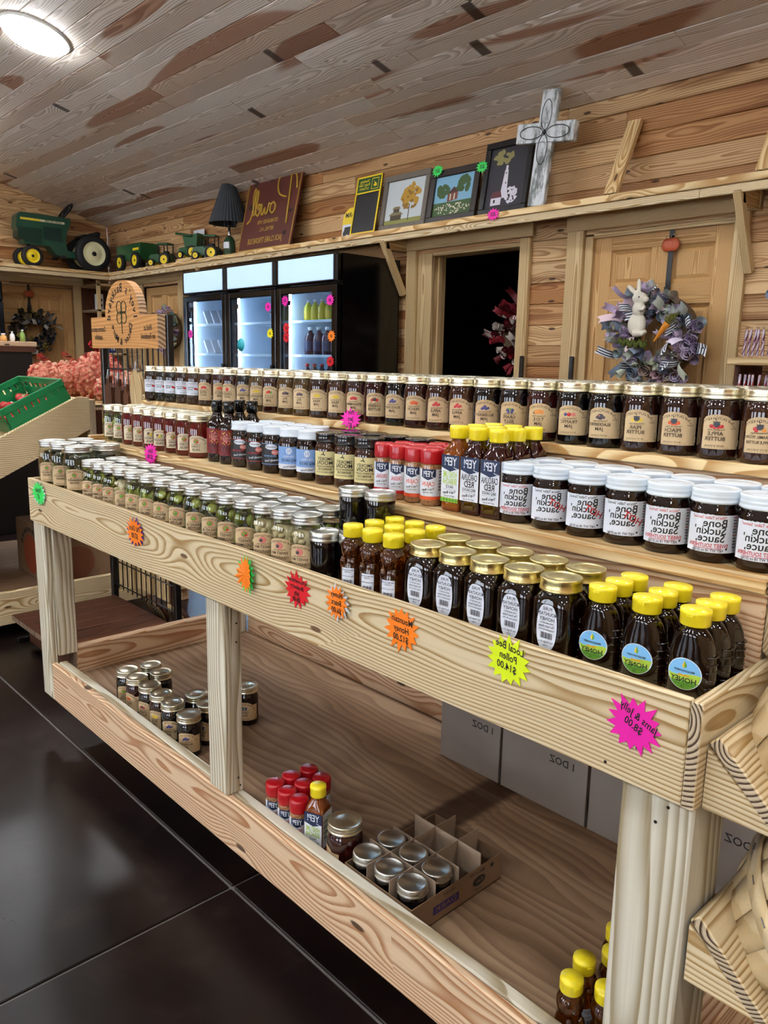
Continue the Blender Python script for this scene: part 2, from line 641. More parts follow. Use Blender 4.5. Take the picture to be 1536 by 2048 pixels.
LD0, LD1 = 1.98, 2.86           # door opening in the left wall
wl = MB()
wl.box((XL - .09, (YF + LD0) / 2, 1.4), (.12, LD0 - YF, 2.8))
wl.box((XL - .09, (LD1 + YB) / 2, 1.4), (.12, YB - LD1, 2.8))
wl.box((XL - .09, (LD0 + LD1) / 2, (HEAD + 2.8) / 2), (.12, LD1 - LD0, 2.8 - HEAD))
wl.add([(XL - .03, YB + .1, 2.78), (XL - .03, -1.6, ceil_z(-1.6) + .05), (XL - .03, YF, 2.80),
        (XL - .15, YB + .1, 2.78), (XL - .15, -1.6, ceil_z(-1.6) + .05), (XL - .15, YF, 2.80)],
       [(0, 1, 2), (5, 4, 3), (0, 3, 4, 1), (1, 4, 5, 2), (2, 5, 3, 0)])
wall_left = ob('wall_left', wl.mesh('wall_left', wd('wall', 'y')), kind='structure')
z = 0.0
while z < 3.9:
    ymax = min(YB, YB - (z + .02 - 2.774) / SL)
    spans = [(-1.2, min(ymax, YB))]
    if z < HEAD - .06:
        spans = [(-1.2, LD0), (LD1, YB)]
    for s0, s1 in spans:
        if s1 - s0 < .2:
            continue
        cs = run(s0, s1, 1.2, 3.0) if s1 - s0 > 1.2 else [s0, s1]
        for a, b2 in zip(cs, cs[1:]):
            me = MB().box((0, 0, 0), (.024, b2 - a - .001, RH - .0015), 0, .003).mesh('wall_board', wd('wall', 'y'))
            ob('wall_board', me, wall_left, (XL - .018, (a + b2) / 2, z + RH / 2))
    z += RH

wr = MB().box((XR + .06, (YB + YF) / 2, 2.0), (.12, YB - YF, 4.1))
ob('wall_right', wr.mesh('wall_right', wd('wall', 'y')), kind='structure')
# the shop front behind the viewer, with its windows
WIN = [(-7.6, -5.9), (-4.6, -2.9), (-1.6, .1), (1.0, 2.7)]
wf = MB()
wf.box(((XL + XR) / 2, YF - .06, .2), (XR - XL, .12, .4))
wf.box(((XL + XR) / 2, YF - .06, 2.55), (XR - XL, .12, .6))
px_ = XL
for a, b2 in WIN + [(XR, XR)]:
    wf.box(((px_ + a) / 2, YF - .06, 1.325), (a - px_, .12, 1.85))
    px_ = b2
ob('wall_front', wf.mesh('wall_front', wd('wall', 'x')), kind='structure')
pane = shell('window_glass')
for i, (a, b2) in enumerate(WIN):
    wn = ob('window_%d' % (i + 1), None, kind='structure')
    m_ = MB()
    for (cx, cz, dx, dz) in (((a + b2) / 2, .43, b2 - a, .06), ((a + b2) / 2, 2.22, b2 - a, .06), (a + .03, 1.325, .06, 1.73), (b2 - .03, 1.325, .06, 1.73), ((a + b2) / 2, 1.325, .04, 1.73)):
        m_.box((cx, YF - .05, cz), (dx, .08, dz))
    part('window_frame', m_, wd('trim', 'x'), wn)
    part('pane', MB().box(((a + b2) / 2, YF - .06, 1.325), (b2 - a - .08, .006, 1.76)), pane, wn)

# dark room behind the open doorway
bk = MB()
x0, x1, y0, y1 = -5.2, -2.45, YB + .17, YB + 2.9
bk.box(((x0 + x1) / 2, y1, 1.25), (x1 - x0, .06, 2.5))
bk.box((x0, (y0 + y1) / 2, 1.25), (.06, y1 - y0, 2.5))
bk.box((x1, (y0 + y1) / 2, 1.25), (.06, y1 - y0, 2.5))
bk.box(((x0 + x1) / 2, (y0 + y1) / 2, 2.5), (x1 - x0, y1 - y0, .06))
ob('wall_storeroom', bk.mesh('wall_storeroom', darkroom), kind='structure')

# unseen boxes added behind the shut doors to block light leaks
cb2 = MB()
for (x0, x1, y0, y1) in ((-2.42, -1.34, YB + .16, YB + .9), (-8.15, -7.05, YB + .16, YB + .9), (XL - .9, XL - .16, 1.86, 2.98)):
    cx, cy, dx, dy = (x0 + x1) / 2, (y0 + y1) / 2, x1 - x0, y1 - y0
    cb2.box((cx, cy, 2.3), (dx + .1, dy + .1, .04))
    for s in (-1, 1):
        cb2.box((cx, cy + s * dy / 2, 1.15), (dx + .1, .04, 2.3)) if not ((s < 0 and y0 > YB)) else None
        cb2.box((cx + s * dx / 2, cy, 1.15), (.04, dy + .1, 2.3)) if not (s > 0 and x0 < XL - .5) else None
ob('wall_light_blockers', cb2.mesh('wall_light_blockers', darkroom), kind='structure')

# casings
def casing(name, boards):
    t = ob(name, None, kind='structure')
    for (nm, x0, x1, y0, y1, z0, z1, ax) in boards:
        board(nm, x0, x1, y0, y1, z0, z1, wd('trim', ax), t, .003)
    return t


casing('trim_1', [('casing', -3.835, -3.74, YB - .025, YB + .006, 0, 2.08, 'z'), ('casing', -2.815, -2.735, YB - .025, YB + .006, 0, 2.075, 'z'),
                  ('jamb', -3.74, -3.60, YB + .0, YB + .15, 0, 2.05, 'z'), ('jamb', -2.82, -2.80, YB + .006, YB + .15, 0, 2.05, 'z'),
                  ('jamb_stop', -3.60, -3.585, YB + .06, YB + .10, 0, 2.03, 'z'), ('head_jamb', -3.60, -2.82, YB + .006, YB + .15, 2.03, 2.06, 'x'),
                  ('header', -3.835, -2.715, YB - .03, YB + .004, 2.078, 2.192, 'x')])
casing('trim_2', [('casing', -2.463, -2.351, YB - .025, YB + .006, 0, 2.08, 'z'), ('casing', -1.46, -1.385, YB - .025, YB + .006, 0, 2.075, 'z'),
                  ('jamb', -2.351, -2.30, YB + .0, YB + .12, 0, 2.04, 'z'), ('jamb', -1.462, -1.448, YB + .006, YB + .12, 0, 2.04, 'z'),
                  ('head_jamb', -2.30, -1.46, YB + .006, YB + .12, 2.028, 2.06, 'x'),
                  ('header', -2.465, -1.335, YB - .035, YB + .004, 2.072, 2.185, 'x')])
casing('trim_3', [('casing', XL - .006, XL + .022, 2.86, 2.95, 0, 2.08, 'z'), ('casing', XL - .006, XL + .022, 1.88, 1.97, 0, 2.08, 'z'),
                  ('header', XL - .004, XL + .03, 1.85, 2.98, 2.075, 2.17, 'y')])
casing('trim_4', [('casing', -7.20, -7.11, YB - .022, YB + .006, 0, 2.08, 'z'), ('casing', -8.09, -8.0, YB - .022, YB + .006, 0, 2.08, 'z'),
                  ('header', -8.12, -7.08, YB - .03, YB + .004, 2.075, 2.18, 'x')])


def panel_door(name, w_, h, loc, rz):
    """Six-panel door; local x across, y into the wall."""
    t = ob(name, None, loc=loc, rot=(0, 0, rz), kind='structure')
    st, mid = w_ * .135, w_ * .13
    zr = [(0, .22), (.80, .98), (1.63, 1.745), (1.945, h)]
    board('stile', 0, st, 0, .04, 0, h, wd('door', 'z'), t)
    board('stile', w_ - st, w_, 0, .04, 0, h, wd('door', 'z'), t)
    for a, b2 in zr:
        board('rail', st, w_ - st, 0, .04, a, b2, wd('door', 'x'), t)
    for (a, b2) in ((.22, .80), (.98, 1.63), (1.745, 1.945)):
        board('mullion', w_ / 2 - mid / 2, w_ / 2 + mid / 2, 0, .04, a, b2, wd('door', 'z'), t)
        for (p, q) in ((st, w_ / 2 - mid / 2), (w_ / 2 + mid / 2, w_ - st)):
            m_ = MB()
            x0, x1, z0, z1 = p, q, a, b2
            i1, i2 = .022, .04
            lv = [(0, .012), (i1, .026), (i2, .016)]
            vs = []
            for ins, yy in lv:
                vs += [(x0 + ins, yy, z0 + ins), (x1 - ins, yy, z0 + ins), (x1 - ins, yy, z1 - ins), (x0 + ins, yy, z1 - ins)]
            fs = [(8, 9, 10, 11)]
            for L in (0, 4):
                for i in range(4):
                    j = (i + 1) % 4
                    fs.append((L + i, L + j, L + 4 + j, L + 4 + i))
            o = Vector(((x0 + x1) / 2, 0, (z0 + z1) / 2))
            m_.add([tuple(Vector(v) - o) for v in vs], fs)
            part('panel', m_, wd('door', 'z'), t, tuple(o))
    return t


panel_door('door_1', .838, 2.03, (-2.30, YB + .03, .005), 0)
panel_door('door_2', .88, 2.03, (XL - .03, 1.98, .005), R(90))
panel_door('door_3', .80, 2.03, (-8.0, YB + .03, .005), 0)

# hinge on the doorway casings
for x in (-2.775, -2.40):
    part('hinge', MB().box((x + .03, YB - .034, 1.27), (.03, .018, .15), 0, .004), blackm, bpy.data.objects['trim_1' if x < -2.6 else 'trim_2'])

# ------------------------------------------------------------------ ceiling lights
lamp_m = pm('lamp_diffuser', '#f7faff', .4, emit=LAMP)
ring_m = pm('lamp_rim', '#e9e9e6', .4)
dm = MB().lathe([(.0, -.040), (.18, -.036), (.203, -.018), (.205, -.008)], 24, 0, cap0=False, cap1=False).mesh('diffuser', lamp_m)
rm = MB().lathe([(.2, -.008), (.212, -.010), (.218, -.006), (.218, .008), (.19, .008)], 40, 0, cap0=False, cap1=False).mesh('rim', ring_m)
li = 0
for yy in (1.22, -1.0, -3.4):
    for xx in (-7.15, -5.2, -3.25, -1.3, .65, 2.6):
        sl = -sa if yy > -1.6 else sa
        lab = 'round white ceiling light glowing on the sloped board ceiling' if (yy > 1 and xx == -5.2) else 'round white ceiling light further along the room, out of the picture'
        t = thing('ceiling_light', lab, 'ceiling light', (xx, yy, ceil_z(yy) - .004), (sl, 0, 0), 'round ceiling lights')
        ob('diffuser', dm, t)
        ob('rim', rm, t)

# ------------------------------------------------------------------ the stepped display stand
SB = (-1.12, .4, 0)
st = thing('display_stand', 'long stepped display stand of pale pine boards holding rows of jars', 'display stand', SB)


def sb(name, x0, x1, y0, y1, z0, z1, kind, ax, b=.002):
    return board(name, x0, x1, y0, y1, z0, z1, wd(kind, ax), st, b, SB)


X0, T1 = -2.234, .013
Z1, Z2, Z3, Y2, Y3 = .872, 1.010, 1.141, .197, .400
sb('front_board', X0, 0, 0, T1, .758, .898, 'pine', 'x', .0015)
sb('end_board', .0008, .017, 0, .40, .757, .898, 'pine', 'y', .0015)
sb('end_board', X0, X0 + .016, T1 + .001, .22, .757, .898, 'pine', 'y')
sb('upper_end_board', .0008, .036, .196, .78, .8985, 1.048, 'pine', 'y', .012)
sb('tray_floor', X0 + .018, 0, T1 + .001, .199, Z1 - .02, Z1, 'shelf', 'x')
sb('riser', X0 + .01, 0, Y2 + .008, Y2 + .024, Z1 - .02, Z2 - .0195, 'rail', 'x')
sb('step_plank', X0 + .005, 0, Y2, Y3 + .006, Z2 - .019, Z2, 'shelf', 'x', .0015)
sb('riser', X0 + .01, .0, Y3 + .008, Y3 + .024, Z2, Z3 - .0195, 'rail', 'x')
sb('step_plank', X0 + .005, .03, Y3, .785, Z3 - .019, Z3, 'shelf', 'x', .0015)
sb('side_lip', X0 - .008, X0 + .012, Y2 + .01, Y3 + .004, Z2 + .0005, Z2 + .016, 'shelf', 'y', .003)
sb('side_lip', X0 - .012, X0 + .012, Y3 + .01, .78, Z3 + .0005, Z3 + .018, 'shelf', 'y', .003)
sb('side_panel', X0 - .004, X0 + .008, .222, .78, .757, Z2 - .0195, 'rail', 'y')
# posts
sb('post', -2.247, -2.160, T1 + .0005, .036, .148, .852, 'post', 'z', .003)
sb('post', -2.240, -2.152, .0365, .100, .300, .852, 'post', 'z', .003)
sb('post', -1.152, -1.075, T1 + .0005, .033, .2815, .852, 'post', 'z', .002)
sb('post', -1.150, -1.076, .0335, .060, .2815, .852, 'post', 'z', .002)
sb('post', -.0865, .0135, T1 + .0005, .108, 0, .7565, 'post', 'z', .003)
for x in (-2.2, -.04):
    sb('rear_post', x - .04, x + .04, .70, .78, .0, 1.12, 'post', 'z', .003)
# lower frame
sb('front_rail', -2.159, -.087, T1, .0325, .148, .281, 'rail', 'x', .004)
sb('inner_rail', -2.150, -.087, .0335, .060, .148, .281, 'post', 'x', .003)
sb('cross_rail', -2.205, -2.168, .101, .70, .165, .312, 'rail', 'y', .003)
sb('cross_rail', -.04, -.002, .109, .70, .165, .312, 'rail', 'y', .003)
sb('back_rail', -2.16, -.08, .785, .812, .165, .330, 'rail', 'x', .003)
sb('deck', -2.166, -.042, .061, .784, .205, .220, 'ply', 'x')
for x in (-1.85, -.55):
    sb('foot', x - .045, x + .045, .46, .55, .0, .204, 'rail', 'z')

# nail heads and screw holes on the timber
hole = pm('screw_hole', '#1c120a', .8)
for (x, y, z, ax) in [(-.062, -.0004, .812, 'y'), (-.105, -.0004, .775, 'y'), (-.02, T1 - .0002, .742, 'y'), (-.035, T1 - .0002, .715, 'y'),
                      (-1.0745, .046, .70, 'x'), (-1.0745, .045, .655, 'x'), (-1.0745, .045, .318, 'x'), (-1.0745, .05, .297, 'x')]:
    m_ = MB().lathe([(.0022, 0), (.0022, .0008)], 10)
    part('screw_hole', m_, hole, st, (x - SB[0], y - SB[1], z - SB[2]), (R(90), 0, 0) if ax == 'y' else (0, R(90), 0))

# ------------------------------------------------------------------ basket rack on the near end
rk = thing('basket_rack', 'pine rack of slanted shelves fixed to the near end of the stand', 'rack', (.018, .16, .5))
for zt in (.836, .592):
    m_ = MB().prism([(0, 0), (0, -.080), (.092, -.080)], -.018, .018, 0, Matrix.Rotation(R(90), 4, 'X'))
    bo = part('bracket', m_, wd('pine', 'x'), rk, (.0005, -.121, zt - .5))
    bo = part('bracket', m_, wd('pine', 'x'), rk, (.0005, .18, zt - .5))
    ln = .136
    me = MB().box((0, 0, 0), (ln, .36, .018), 0, .002).mesh('slanted_shelf', wd('pine', 'y'))
    ob('slanted_shelf', me, rk, (ln / 2 * .707 + .0127 * .5, .041, zt - .5 - ln / 2 * .707 + .0127), (0, R(45), 0))


def basket(label, loc):
    t = thing('bushel_basket', label, 'basket', loc, (0, R(45), 0), 'bushel baskets on the end rack')
    r0, r1, h = .112, .148, .160
    n = 18
    bm_ = wd('basket', 'z')
    part('bottom', MB().lathe([(.0, 0), (r0 - .004, 0), (r0 - .004, .006), (0, .006)], 28, cap0=False, cap1=False, sm=False), wd('basket', 'x'), t)
    for i in range(n):
        a = 2 * PI * i / n
        wdt = PI / n * 1.02
        m_ = MB()
        vs = []
        for j in range(5):
            f = j / 4
            bulge = .010 * math.sin(PI * min(1, f * 1.1))
            rr = r0 + (r1 - r0) * f + bulge + (.0022 if i % 2 else 0)
            for (da, dr) in ((-wdt, 0), (0, .0025), (wdt, 0)):
                vs.append((rr * math.cos(a + da) + dr * math.cos(a), rr * math.sin(a + da) + dr * math.sin(a), .001 + h * f))
        k = len(vs)
        vs += [(x * .985, y * .985, z) for x, y, z in vs]
        fs = []
        for j in range(4):
            for c in range(2):
                q = (j * 3 + c, j * 3 + c + 1, j * 3 + c + 4, j * 3 + c + 3)
                fs += [q, tuple(k + e for e in q[::-1])]
            fs.append((j * 3, j * 3 + 3, k + j * 3 + 3, k + j * 3))
            fs.append((j * 3 + 2, k + j * 3 + 2, k + j * 3 + 5, j * 3 + 5))
        m_.add(vs, fs, 0, True)
        part('slat', m_, bm_, t)
    for f, hh in ((.42, .022), (.94, .024)):
        z0 = h * f
        rr = r0 + (r1 - r0) * f + .010 * math.sin(PI * min(1, f * 1.1)) + .0055
        hp = part('hoop', MB().lathe([(rr, z0 - hh / 2), (rr + .0025, z0 - hh / 2), (rr + .004, z0 + hh / 2), (rr + .0015, z0 + hh / 2)], 40, cap0=False, cap1=False), wd('basket', 'x'), t)
        for i in range(n):
            a = 2 * PI * i / n
            M = Matrix.Rotation(a, 4, 'Z') @ Matrix.Translation((rr + .0042, 0, z0))
            part('staple', MB().box((0, 0, 0), (.001, .012, .0012), M=M), grey, hp)
    return t


for zt, lb in ((.836, 'pale slatted bushel basket tipped on the upper slanted shelf'), (.592, 'pale slatted bushel basket tipped on the lower slanted shelf')):
    s = .102
    basket(lb, (.018 + .0127 + s * .707, .165, zt + .0137 - s * .707 + .0006))

# ------------------------------------------------------------------ jars and bottles: materials
def gel(name, col, rough=.06, spec=.6):
    return pm(name, col, rough, spec=spec, coat=.25)


GLASS = shell('jar_glass', '#f4f7f2')
GOLD = pm('gold_lid', '#dfd8bf', .28, 1)
GOLD2 = pm('brass_lid', '#d6c68a', .3, 1)
SILV = pm('silver_lid', '#c2c2ba', .33, 1)
WLID = pm('white_lid', '#d8e2ea', .25, coat=.4)
BLID = pm('black_lid', '#101112', .15, coat=.5)
REDC = pm('red_cap', '#b00f1c', .28, coat=.3)
YELC = pm('yellow_cap', '#f2dc22', .3, coat=.3)
KRAFT = pm('kraft_label', '#ccb187', .7, var=.1, bscale=90)
CREAM = pm('cream_label', '#d3c7a8', .65, var=.06, bscale=90)
PAPER = pm('paper_label', '#d9dfe8', .5)
NAVY = pm('navy_print', '#16294d', .5)
LBLUE = pm('light_blue_print', '#7ea6dc', .5)
INK = black
INKB = pm('brown_ink', '#3a2a1b', .7)
REDP = pm('red_print', '#c01d24', .5)
ORAP = pm('orange_print', '#d9542a', .5)
GRNP = pm('green_print', '#5f9c2c', .5)
LIMP = pm('lime_print', '#a8c83a', .5)
YELP = pm('yellow_print', '#dcc030', .5)
BLUP = pm('blue_print', '#2c4285', .5)
PNKP = pm('pink_print', '#d57a6e', .5)
DRKP = pm('dark_print', '#3a3a42', .5)
MINT = pm('mint_print', '#a9d0c4', .6)
OXRED = pm('oxblood_label', '#7c1218', .45)
BLKL = pm('black_label', '#0f0f12', .4)
SKY = pm('sky_print', '#79b9e8', .4)
COLS = {'red': REDP, 'orange': ORAP, 'yellow': YELP, 'blue': BLUP, 'dark': DRKP, 'pink': PNKP, 'green': GRNP, 'peach': pm('peach_print', '#e08a3c', .5)}
JAM = {k: gel('jam_' + k, c) for k, c in dict(brown='#27100a', dark='#0b0607', red='#2c0908', amber='#4e2a10', purple='#0e080e', tan='#34180c', fig='#4a3618', salsa='#560f0a', sauce='#170704', honey='#140702', russet='#7a3a08').items()}
HONEY = gel('honey_dark', '#120501', .05)
AMBER = bpy.data.materials.new('amber_honey')
AMBER.use_nodes = True
_b = AMBER.node_tree.nodes['Principled BSDF']
_b.inputs['Base Color'].default_value = lin('#8a4605')
_b.inputs['Roughness'].default_value = .05
_b.inputs['Transmission Weight'].default_value = .85
_b.inputs['IOR'].default_value = 1.45
_b.inputs['Coat Weight'].default_value = .5


def spice(name, col, col2):
    m = bpy.data.materials.new(name)
    m.use_nodes = True
    g = NT(m)
    b = m.node_tree.nodes['Principled BSDF']
    v = g.n('ShaderNodeTexVoronoi', {'Vector': g.n('ShaderNodeTexCoord').outputs['Object'], 'Scale': 420.0})
    g.put(b.inputs['Base Color'], g.mix(g.n('ShaderNodeSeparateColor', {0: v.outputs['Color']}).outputs[0], lin(col), lin(col2)))
    b.inputs['Roughness'].default_value = .12
    b.inputs['Coat Weight'].default_value = .6
    return m


SPICE = spice('spice_mix', '#7a4a2c', '#a9825c')
BRINE = gel('brine', '#2c2d0c', .05)


def lid_mesh(name, r, z0, z1, mat, rings=2, recess=.0012, n=28):
    h = z1 - z0
    pr = [(r * .97, z0), (r * 1.0, z0 + h * .06), (r * 1.0, z0 + h * .16), (r * .965, z0 + h * .24)]
    if rings > 1:
        pr += [(r * .965, z0 + h * .40), (r * .985, z0 + h * .46), (r * .965, z0 + h * .54)]
    pr += [(r * .965, z1 - h * .30), (r * .985, z1 - h * .12), (r * .965, z1 - h * .02), (r * .93, z1), (r * .88, z1 - recess), (r * .55, z1 - recess),
           (r * .52, z1 - recess * .6), (.0001, z1 - recess * .6)]
    return MB().lathe(pr, n, 0, cap0=True, cap1=False).mesh(name, mat)


def jar_prof(r, h, neck, z_lid, heel=.008, sh=.018):
    return [(r * .80, 0), (r * .93, .0015), (r, heel), (r, z_lid - sh), (r * .985, z_lid - sh * .8), (r * .94, z_lid - sh * .45), (neck, z_lid - .004), (neck, z_lid + .004)]


def sq(nn):
    def f(a, z):
        return (abs(math.cos(a)) ** nn + abs(math.sin(a)) ** nn) ** (-1 / nn)
    return f


_body = {}


def round_body(key, r, h, neck, zl, mat, n=28, sh=.018):
    if key not in _body:
        _body[key] = MB().lathe(jar_prof(r, h, neck, zl, sh=sh), n, 0).mesh('jar_body', mat)
    return _body[key]


JL = lid_mesh('lid', .0336, .0995, .118, GOLD)


def arch_label(Rd, z0, zs, za, mats, lines, icon, title='THE DUTCH KETTLE', paper=0, half=None, pot=False, stitch=True, tsize=.0062, wid=.046):
    """Arch-topped label with the maker's name on the arch, a fruit sketch and the flavour."""
    lb = LB(cyl(Rd))
    hw = wid / 2
    top = lambda x: (za - zs) * max(0, 1 - (x / hw) ** 2) ** .6 if abs(x) < hw else 0
    lb.rect(-hw, hw + (half or .018), z0, zs, paper, 22, 1, top)
    if stitch:
        for i in range(11):
            x = -hw + .002 + i * (wid - .004) / 10
            lb.disc(x, z0 + .0022, .0011, .0004, 1, 6, .0005)
            lb.disc(x * .97, zs - .0018 + top(x * .97), .0011, .0004, 1, 6, .0005)
    lb.text(title, 0, zs - .0065, tsize, 1, .98, lambda x: (za - zs) * max(0, 1 - (x / hw) ** 2) ** .6)
    zi = zs - .0085 if za - zs > .006 else zs - .012
    k = {'red': 2, 'orange': 3, 'yellow': 4, 'blue': 5, 'dark': 6, 'pink': 7, 'green': 8, 'peach': 9}
    for (cx, cz, rr, cc) in icon:
        lb.disc(cx, zi + cz, rr, rr * .92, k[cc], 12)
        lb.disc(cx - rr * .3, zi + cz + rr * .3, rr * .28, rr * .25, 4 if cc in ('orange', 'peach') else 7, 6)
    if pot:
        lb.disc(0, zi + .0015, .0052, .0046, 6, 14)
        lb.rect(-.0055, .0055, zi + .0044, zi + .0058, 6)
        lb.text('/', -.001, zi + .008, .008, 1)
    lb.text('Homemade Style', .0, zi - .0075, .0038, 1, 1.0, None, .03, -.2)
    n = len(lines)
    for i, t in enumerate(lines):
        s = .0088 if len(t) < 8 else (.0078 if len(t) < 11 else .0064)
        lb.text(t, -.001, zi - .0142 - i * .0085, s, 1, min(1, .0415 / (len(t) * s * .62)))
    lb.text('NET WT 18 OZ (510G)', -.001, z0 + .0052, .0030, 1)
    lb.text('All\nNatural', hw + .004, zs - .012, .0032, 1)
    lb.rect(hw + (half or .018) - .007, hw + (half or .018) - .001, z0 + .004, z0 + .016, 1, 2)
    lb.rect(hw + (half or .018) - .0066, hw + (half or .018) - .0014, z0 + .0044, z0 + .0156, paper, 2)
    return lb.mesh('label', mats)


KM = [KRAFT, INKB, REDP, ORAP, YELP, BLUP, DRKP, PNKP, GRNP, COLS['peach']]


def tri(c, c2=None, c3=None):
    return [(-.0055, 0, .0042, c), (.0055, 0, .0042, c3 or c), (0, .0015, .0046, c2 or c)]


def berry(c):
    return [(-.006, -.001, .0034, c), (-.002, .001, .0036, c), (.0025, -.0005, .0036, c), (.0065, .0005, .003, c), (.0, .004, .003, c)]


FLAV = [None] * 5 + [
    (('APPLE', 'JELLY'), tri('red'), 'brown', 'apple jelly'), (('PEACH', 'JAM'), tri('orange'), 'red', 'peach jam'), (('CANDY', 'JELLY'), [(0, 0, .0062, 'red')], 'red', 'candy apple jelly'),
    (('BLUEBERRY', 'JAM'), berry('blue'), 'dark', 'blueberry jam'), (('PINEAPPLE', 'JAM'), tri('yellow'), 'fig', 'pineapple jam'), (('F.R.O.G.', 'JAM'), tri('orange', 'red', 'green'), 'red', 'frog jam'),
    (('FIG', 'JAM'), tri('dark'), 'fig', 'fig jam'), (('FIG', 'JAM'), tri('dark'), 'fig', 'fig jam'), (('PEAR', 'JAM'), tri('yellow'), 'brown', 'pear jam'),
    (('PEAR', 'JAM'), tri('yellow'), 'tan', 'pear jam'), (('STRAWBERRY', 'JAM'), tri('red'), 'red', 'strawberry jam'), (('CHERRY', 'BUTTER'), tri('red', 'dark'), 'red', 'cherry butter'),
    (('BLACK RASP', 'JAM'), berry('blue'), 'dark', 'black raspberry jam'), (('PEACH', 'JAM'), tri('orange'), 'red', 'peach jam'), (('APPLE', 'JAM'), berry('red'), 'tan', 'apple jam'),
    (('APPLE', 'JAM'), berry('red'), 'tan', 'apple jam'), (('BLUEBERRY', 'JAM'), berry('blue'), 'dark', 'blueberry jam'), (('GRAPE', 'JELLY'), [(-.005, 0, .0036, 'blue'), (.005, 0, .0036, 'blue'), (-.003, -.004, .003, 'blue'), (.004, -.004, .003, 'blue'), (0, .002, .003, 'green')], 'purple', 'grape jelly'),
    (('T.O.E.', 'JAM'), [(-.009, -.001, .003, 'dark')] + tri('peach'), 'red', 'toe jam'), (('TRAFFIC', 'JAM'), [(-.008, 0, .0034, 'blue'), (-.001, 0, .004, 'red'), (.0075, 0, .0042, 'pink')], 'dark', 'traffic jam'),
    (('BLACKBERRY', 'JAM'), [(0, 0, .0062, 'dark'), (-.006, -.001, .003, 'dark'), (.006, -.001, .003, 'dark')], 'dark', 'blackberry jam'),
    (('PEAR', 'BUTTER'), [(-.007, -.001, .0036, 'yellow'), (.007, -.001, .0036, 'yellow'), (.003, -.003, .003, 'yellow')], 'brown', 'pear butter'),
    (('PEACH', 'BUTTER'), [(-.007, -.001, .0036, 'orange'), (.007, -.001, .0036, 'orange'), (-.002, -.003, .003, 'orange'), (.003, -.003, .003, 'orange')], 'brown', 'peach butter'),
    (('APPLE', 'BUTTER'), [(-.008, -.002, .0034, 'red'), (.008, -.002, .0034, 'red'), (-.003, -.0035, .003, 'red'), (.003, -.0035, .003, 'red')], 'brown', 'apple butter'),
    (('CARAMEL PECAN', 'APPLE BUTTER'), [(-.007, -.001, .0036, 'red'), (-.005, -.004, .003, 'red'), (.006, -.003, .0034, 'peach')], 'tan', 'caramel pecan apple butter')]
T3X = [-2.205, -2.13, -2.062, -1.992, -1.915, -1.84, -1.766, -1.697, -1.627, -1.555, -1.482, -1.412, -1.342, -1.267, -1.193, -1.118, -1.045, -0.973, -0.903, -0.833, -0.763, -0.693, -0.622, -0.551, -0.48, -0.408, -0.336, -0.264, -0.192, -0.120]
JR = .0336


def jam_body(c):
    return round_body('jam' + c, JR, .118, .0300, .100, JAM[c])


def facing(x, y, f, jit=0):
    """Turn about z so that a label points part of the way towards the aisle in front of the near end."""
    a = math.atan2(.385 - x, .876 + y)
    return a * f + jit


# white rectangular labels for the far-left jars
def white_label():
    lb = LB(cyl(JR))
    lb.rect(-.03, .03, .030, .072, 0, 18)
    lb.text('DUTCH KETTLE', 0, .067, .0058, 1)
    lb.rect(-.027, .027, .0622, .0628, 2, 14)
    lb.text('Strawberry\nRhubarb', -.008, .052, .0062, 1)
    lb.disc(.010, .051, .0045, .0038, 2)
    lb.disc(.015, .049, .0035, .003, 2)
    lb.text('NET WT 18 OZ', .006, .035, .0036, 1)
    return lb.mesh('label', [PAPER, INK, REDP])


WL = white_label()
_al = {}
top_front = []
for i, x in enumerate(T3X):
    yy = Y3 + .042 + random.uniform(-.002, .003)
    fr = [.55, .75, .5, .62, .7][i % 5] if i < 26 else .55
    if i < 5:
        c = ['brown', 'dark', 'dark', 'brown', 'tan'][i]
        place(('preserve_jar', [('jar_body', jam_body(c), []), ('lid', JL, []), ('label', WL, [])]), (x, yy, Z3 + .0004), facing(x, yy, .6),
              'gold-lidded jar with square white label, %s from the left in the top row' % ORD[i], 'jar', 'white-labelled jars on the top step')
        nm = 'white-labelled jar'
    else:
        ln, ic, c, nm = FLAV[i]
        k = ln
        if k not in _al:
            _al[k] = arch_label(JR, .018, .066, .075, KM, ln, ic, pot='BUTTER' in ln[-1] and i >= 26)
        place(('preserve_jar', [('jar_body', jam_body(c), []), ('lid', JL, []), ('label', _al[k], [])]), (x, yy, Z3 + .0004), facing(x, yy, fr, random.uniform(-.06, .06)),
              'kraft-labelled %s jar, %s from left at the top step front' % (nm, ORD[i]), 'jar', 'kraft-labelled preserve jars on the top step')
for rowi, rn in enumerate(('second', 'third', 'fourth')):
    for i in range(len(T3X)):
        x = T3X[i] + (.034 if rowi % 2 == 0 else -.004) + random.uniform(-.003, .003)
        if x > -.08:
            x = -.085
        yy = Y3 + .042 + (rowi + 1) * .0735 + random.uniform(-.003, .003)
        c = random.choice(['brown', 'dark', 'red', 'tan', 'purple'])
        if rowi % 2 == 0 and i == len(T3X) - 1:
            continue
        place(('preserve_jar', [('jar_body', jam_body(c), []), ('lid', JL, [])]), (x, yy, Z3 + .0004), random.uniform(0, 6),
              'gold-lidded jar in %s row of top step, behind front jar %s from left' % (rn, ORD[i]), 'jar', 'gold-lidded jars behind the front row of the top step')

# ------------------------------------------------------------------ pickle jars: clear glass, pieces, brine
PK = [pm('pickle_' + k, c, .2, coat=.4, var=.25, bscale=60) for k, c in dict(green='#66741a', dark='#2f390c', lime='#8b9530', pale='#c2b48a').items()]


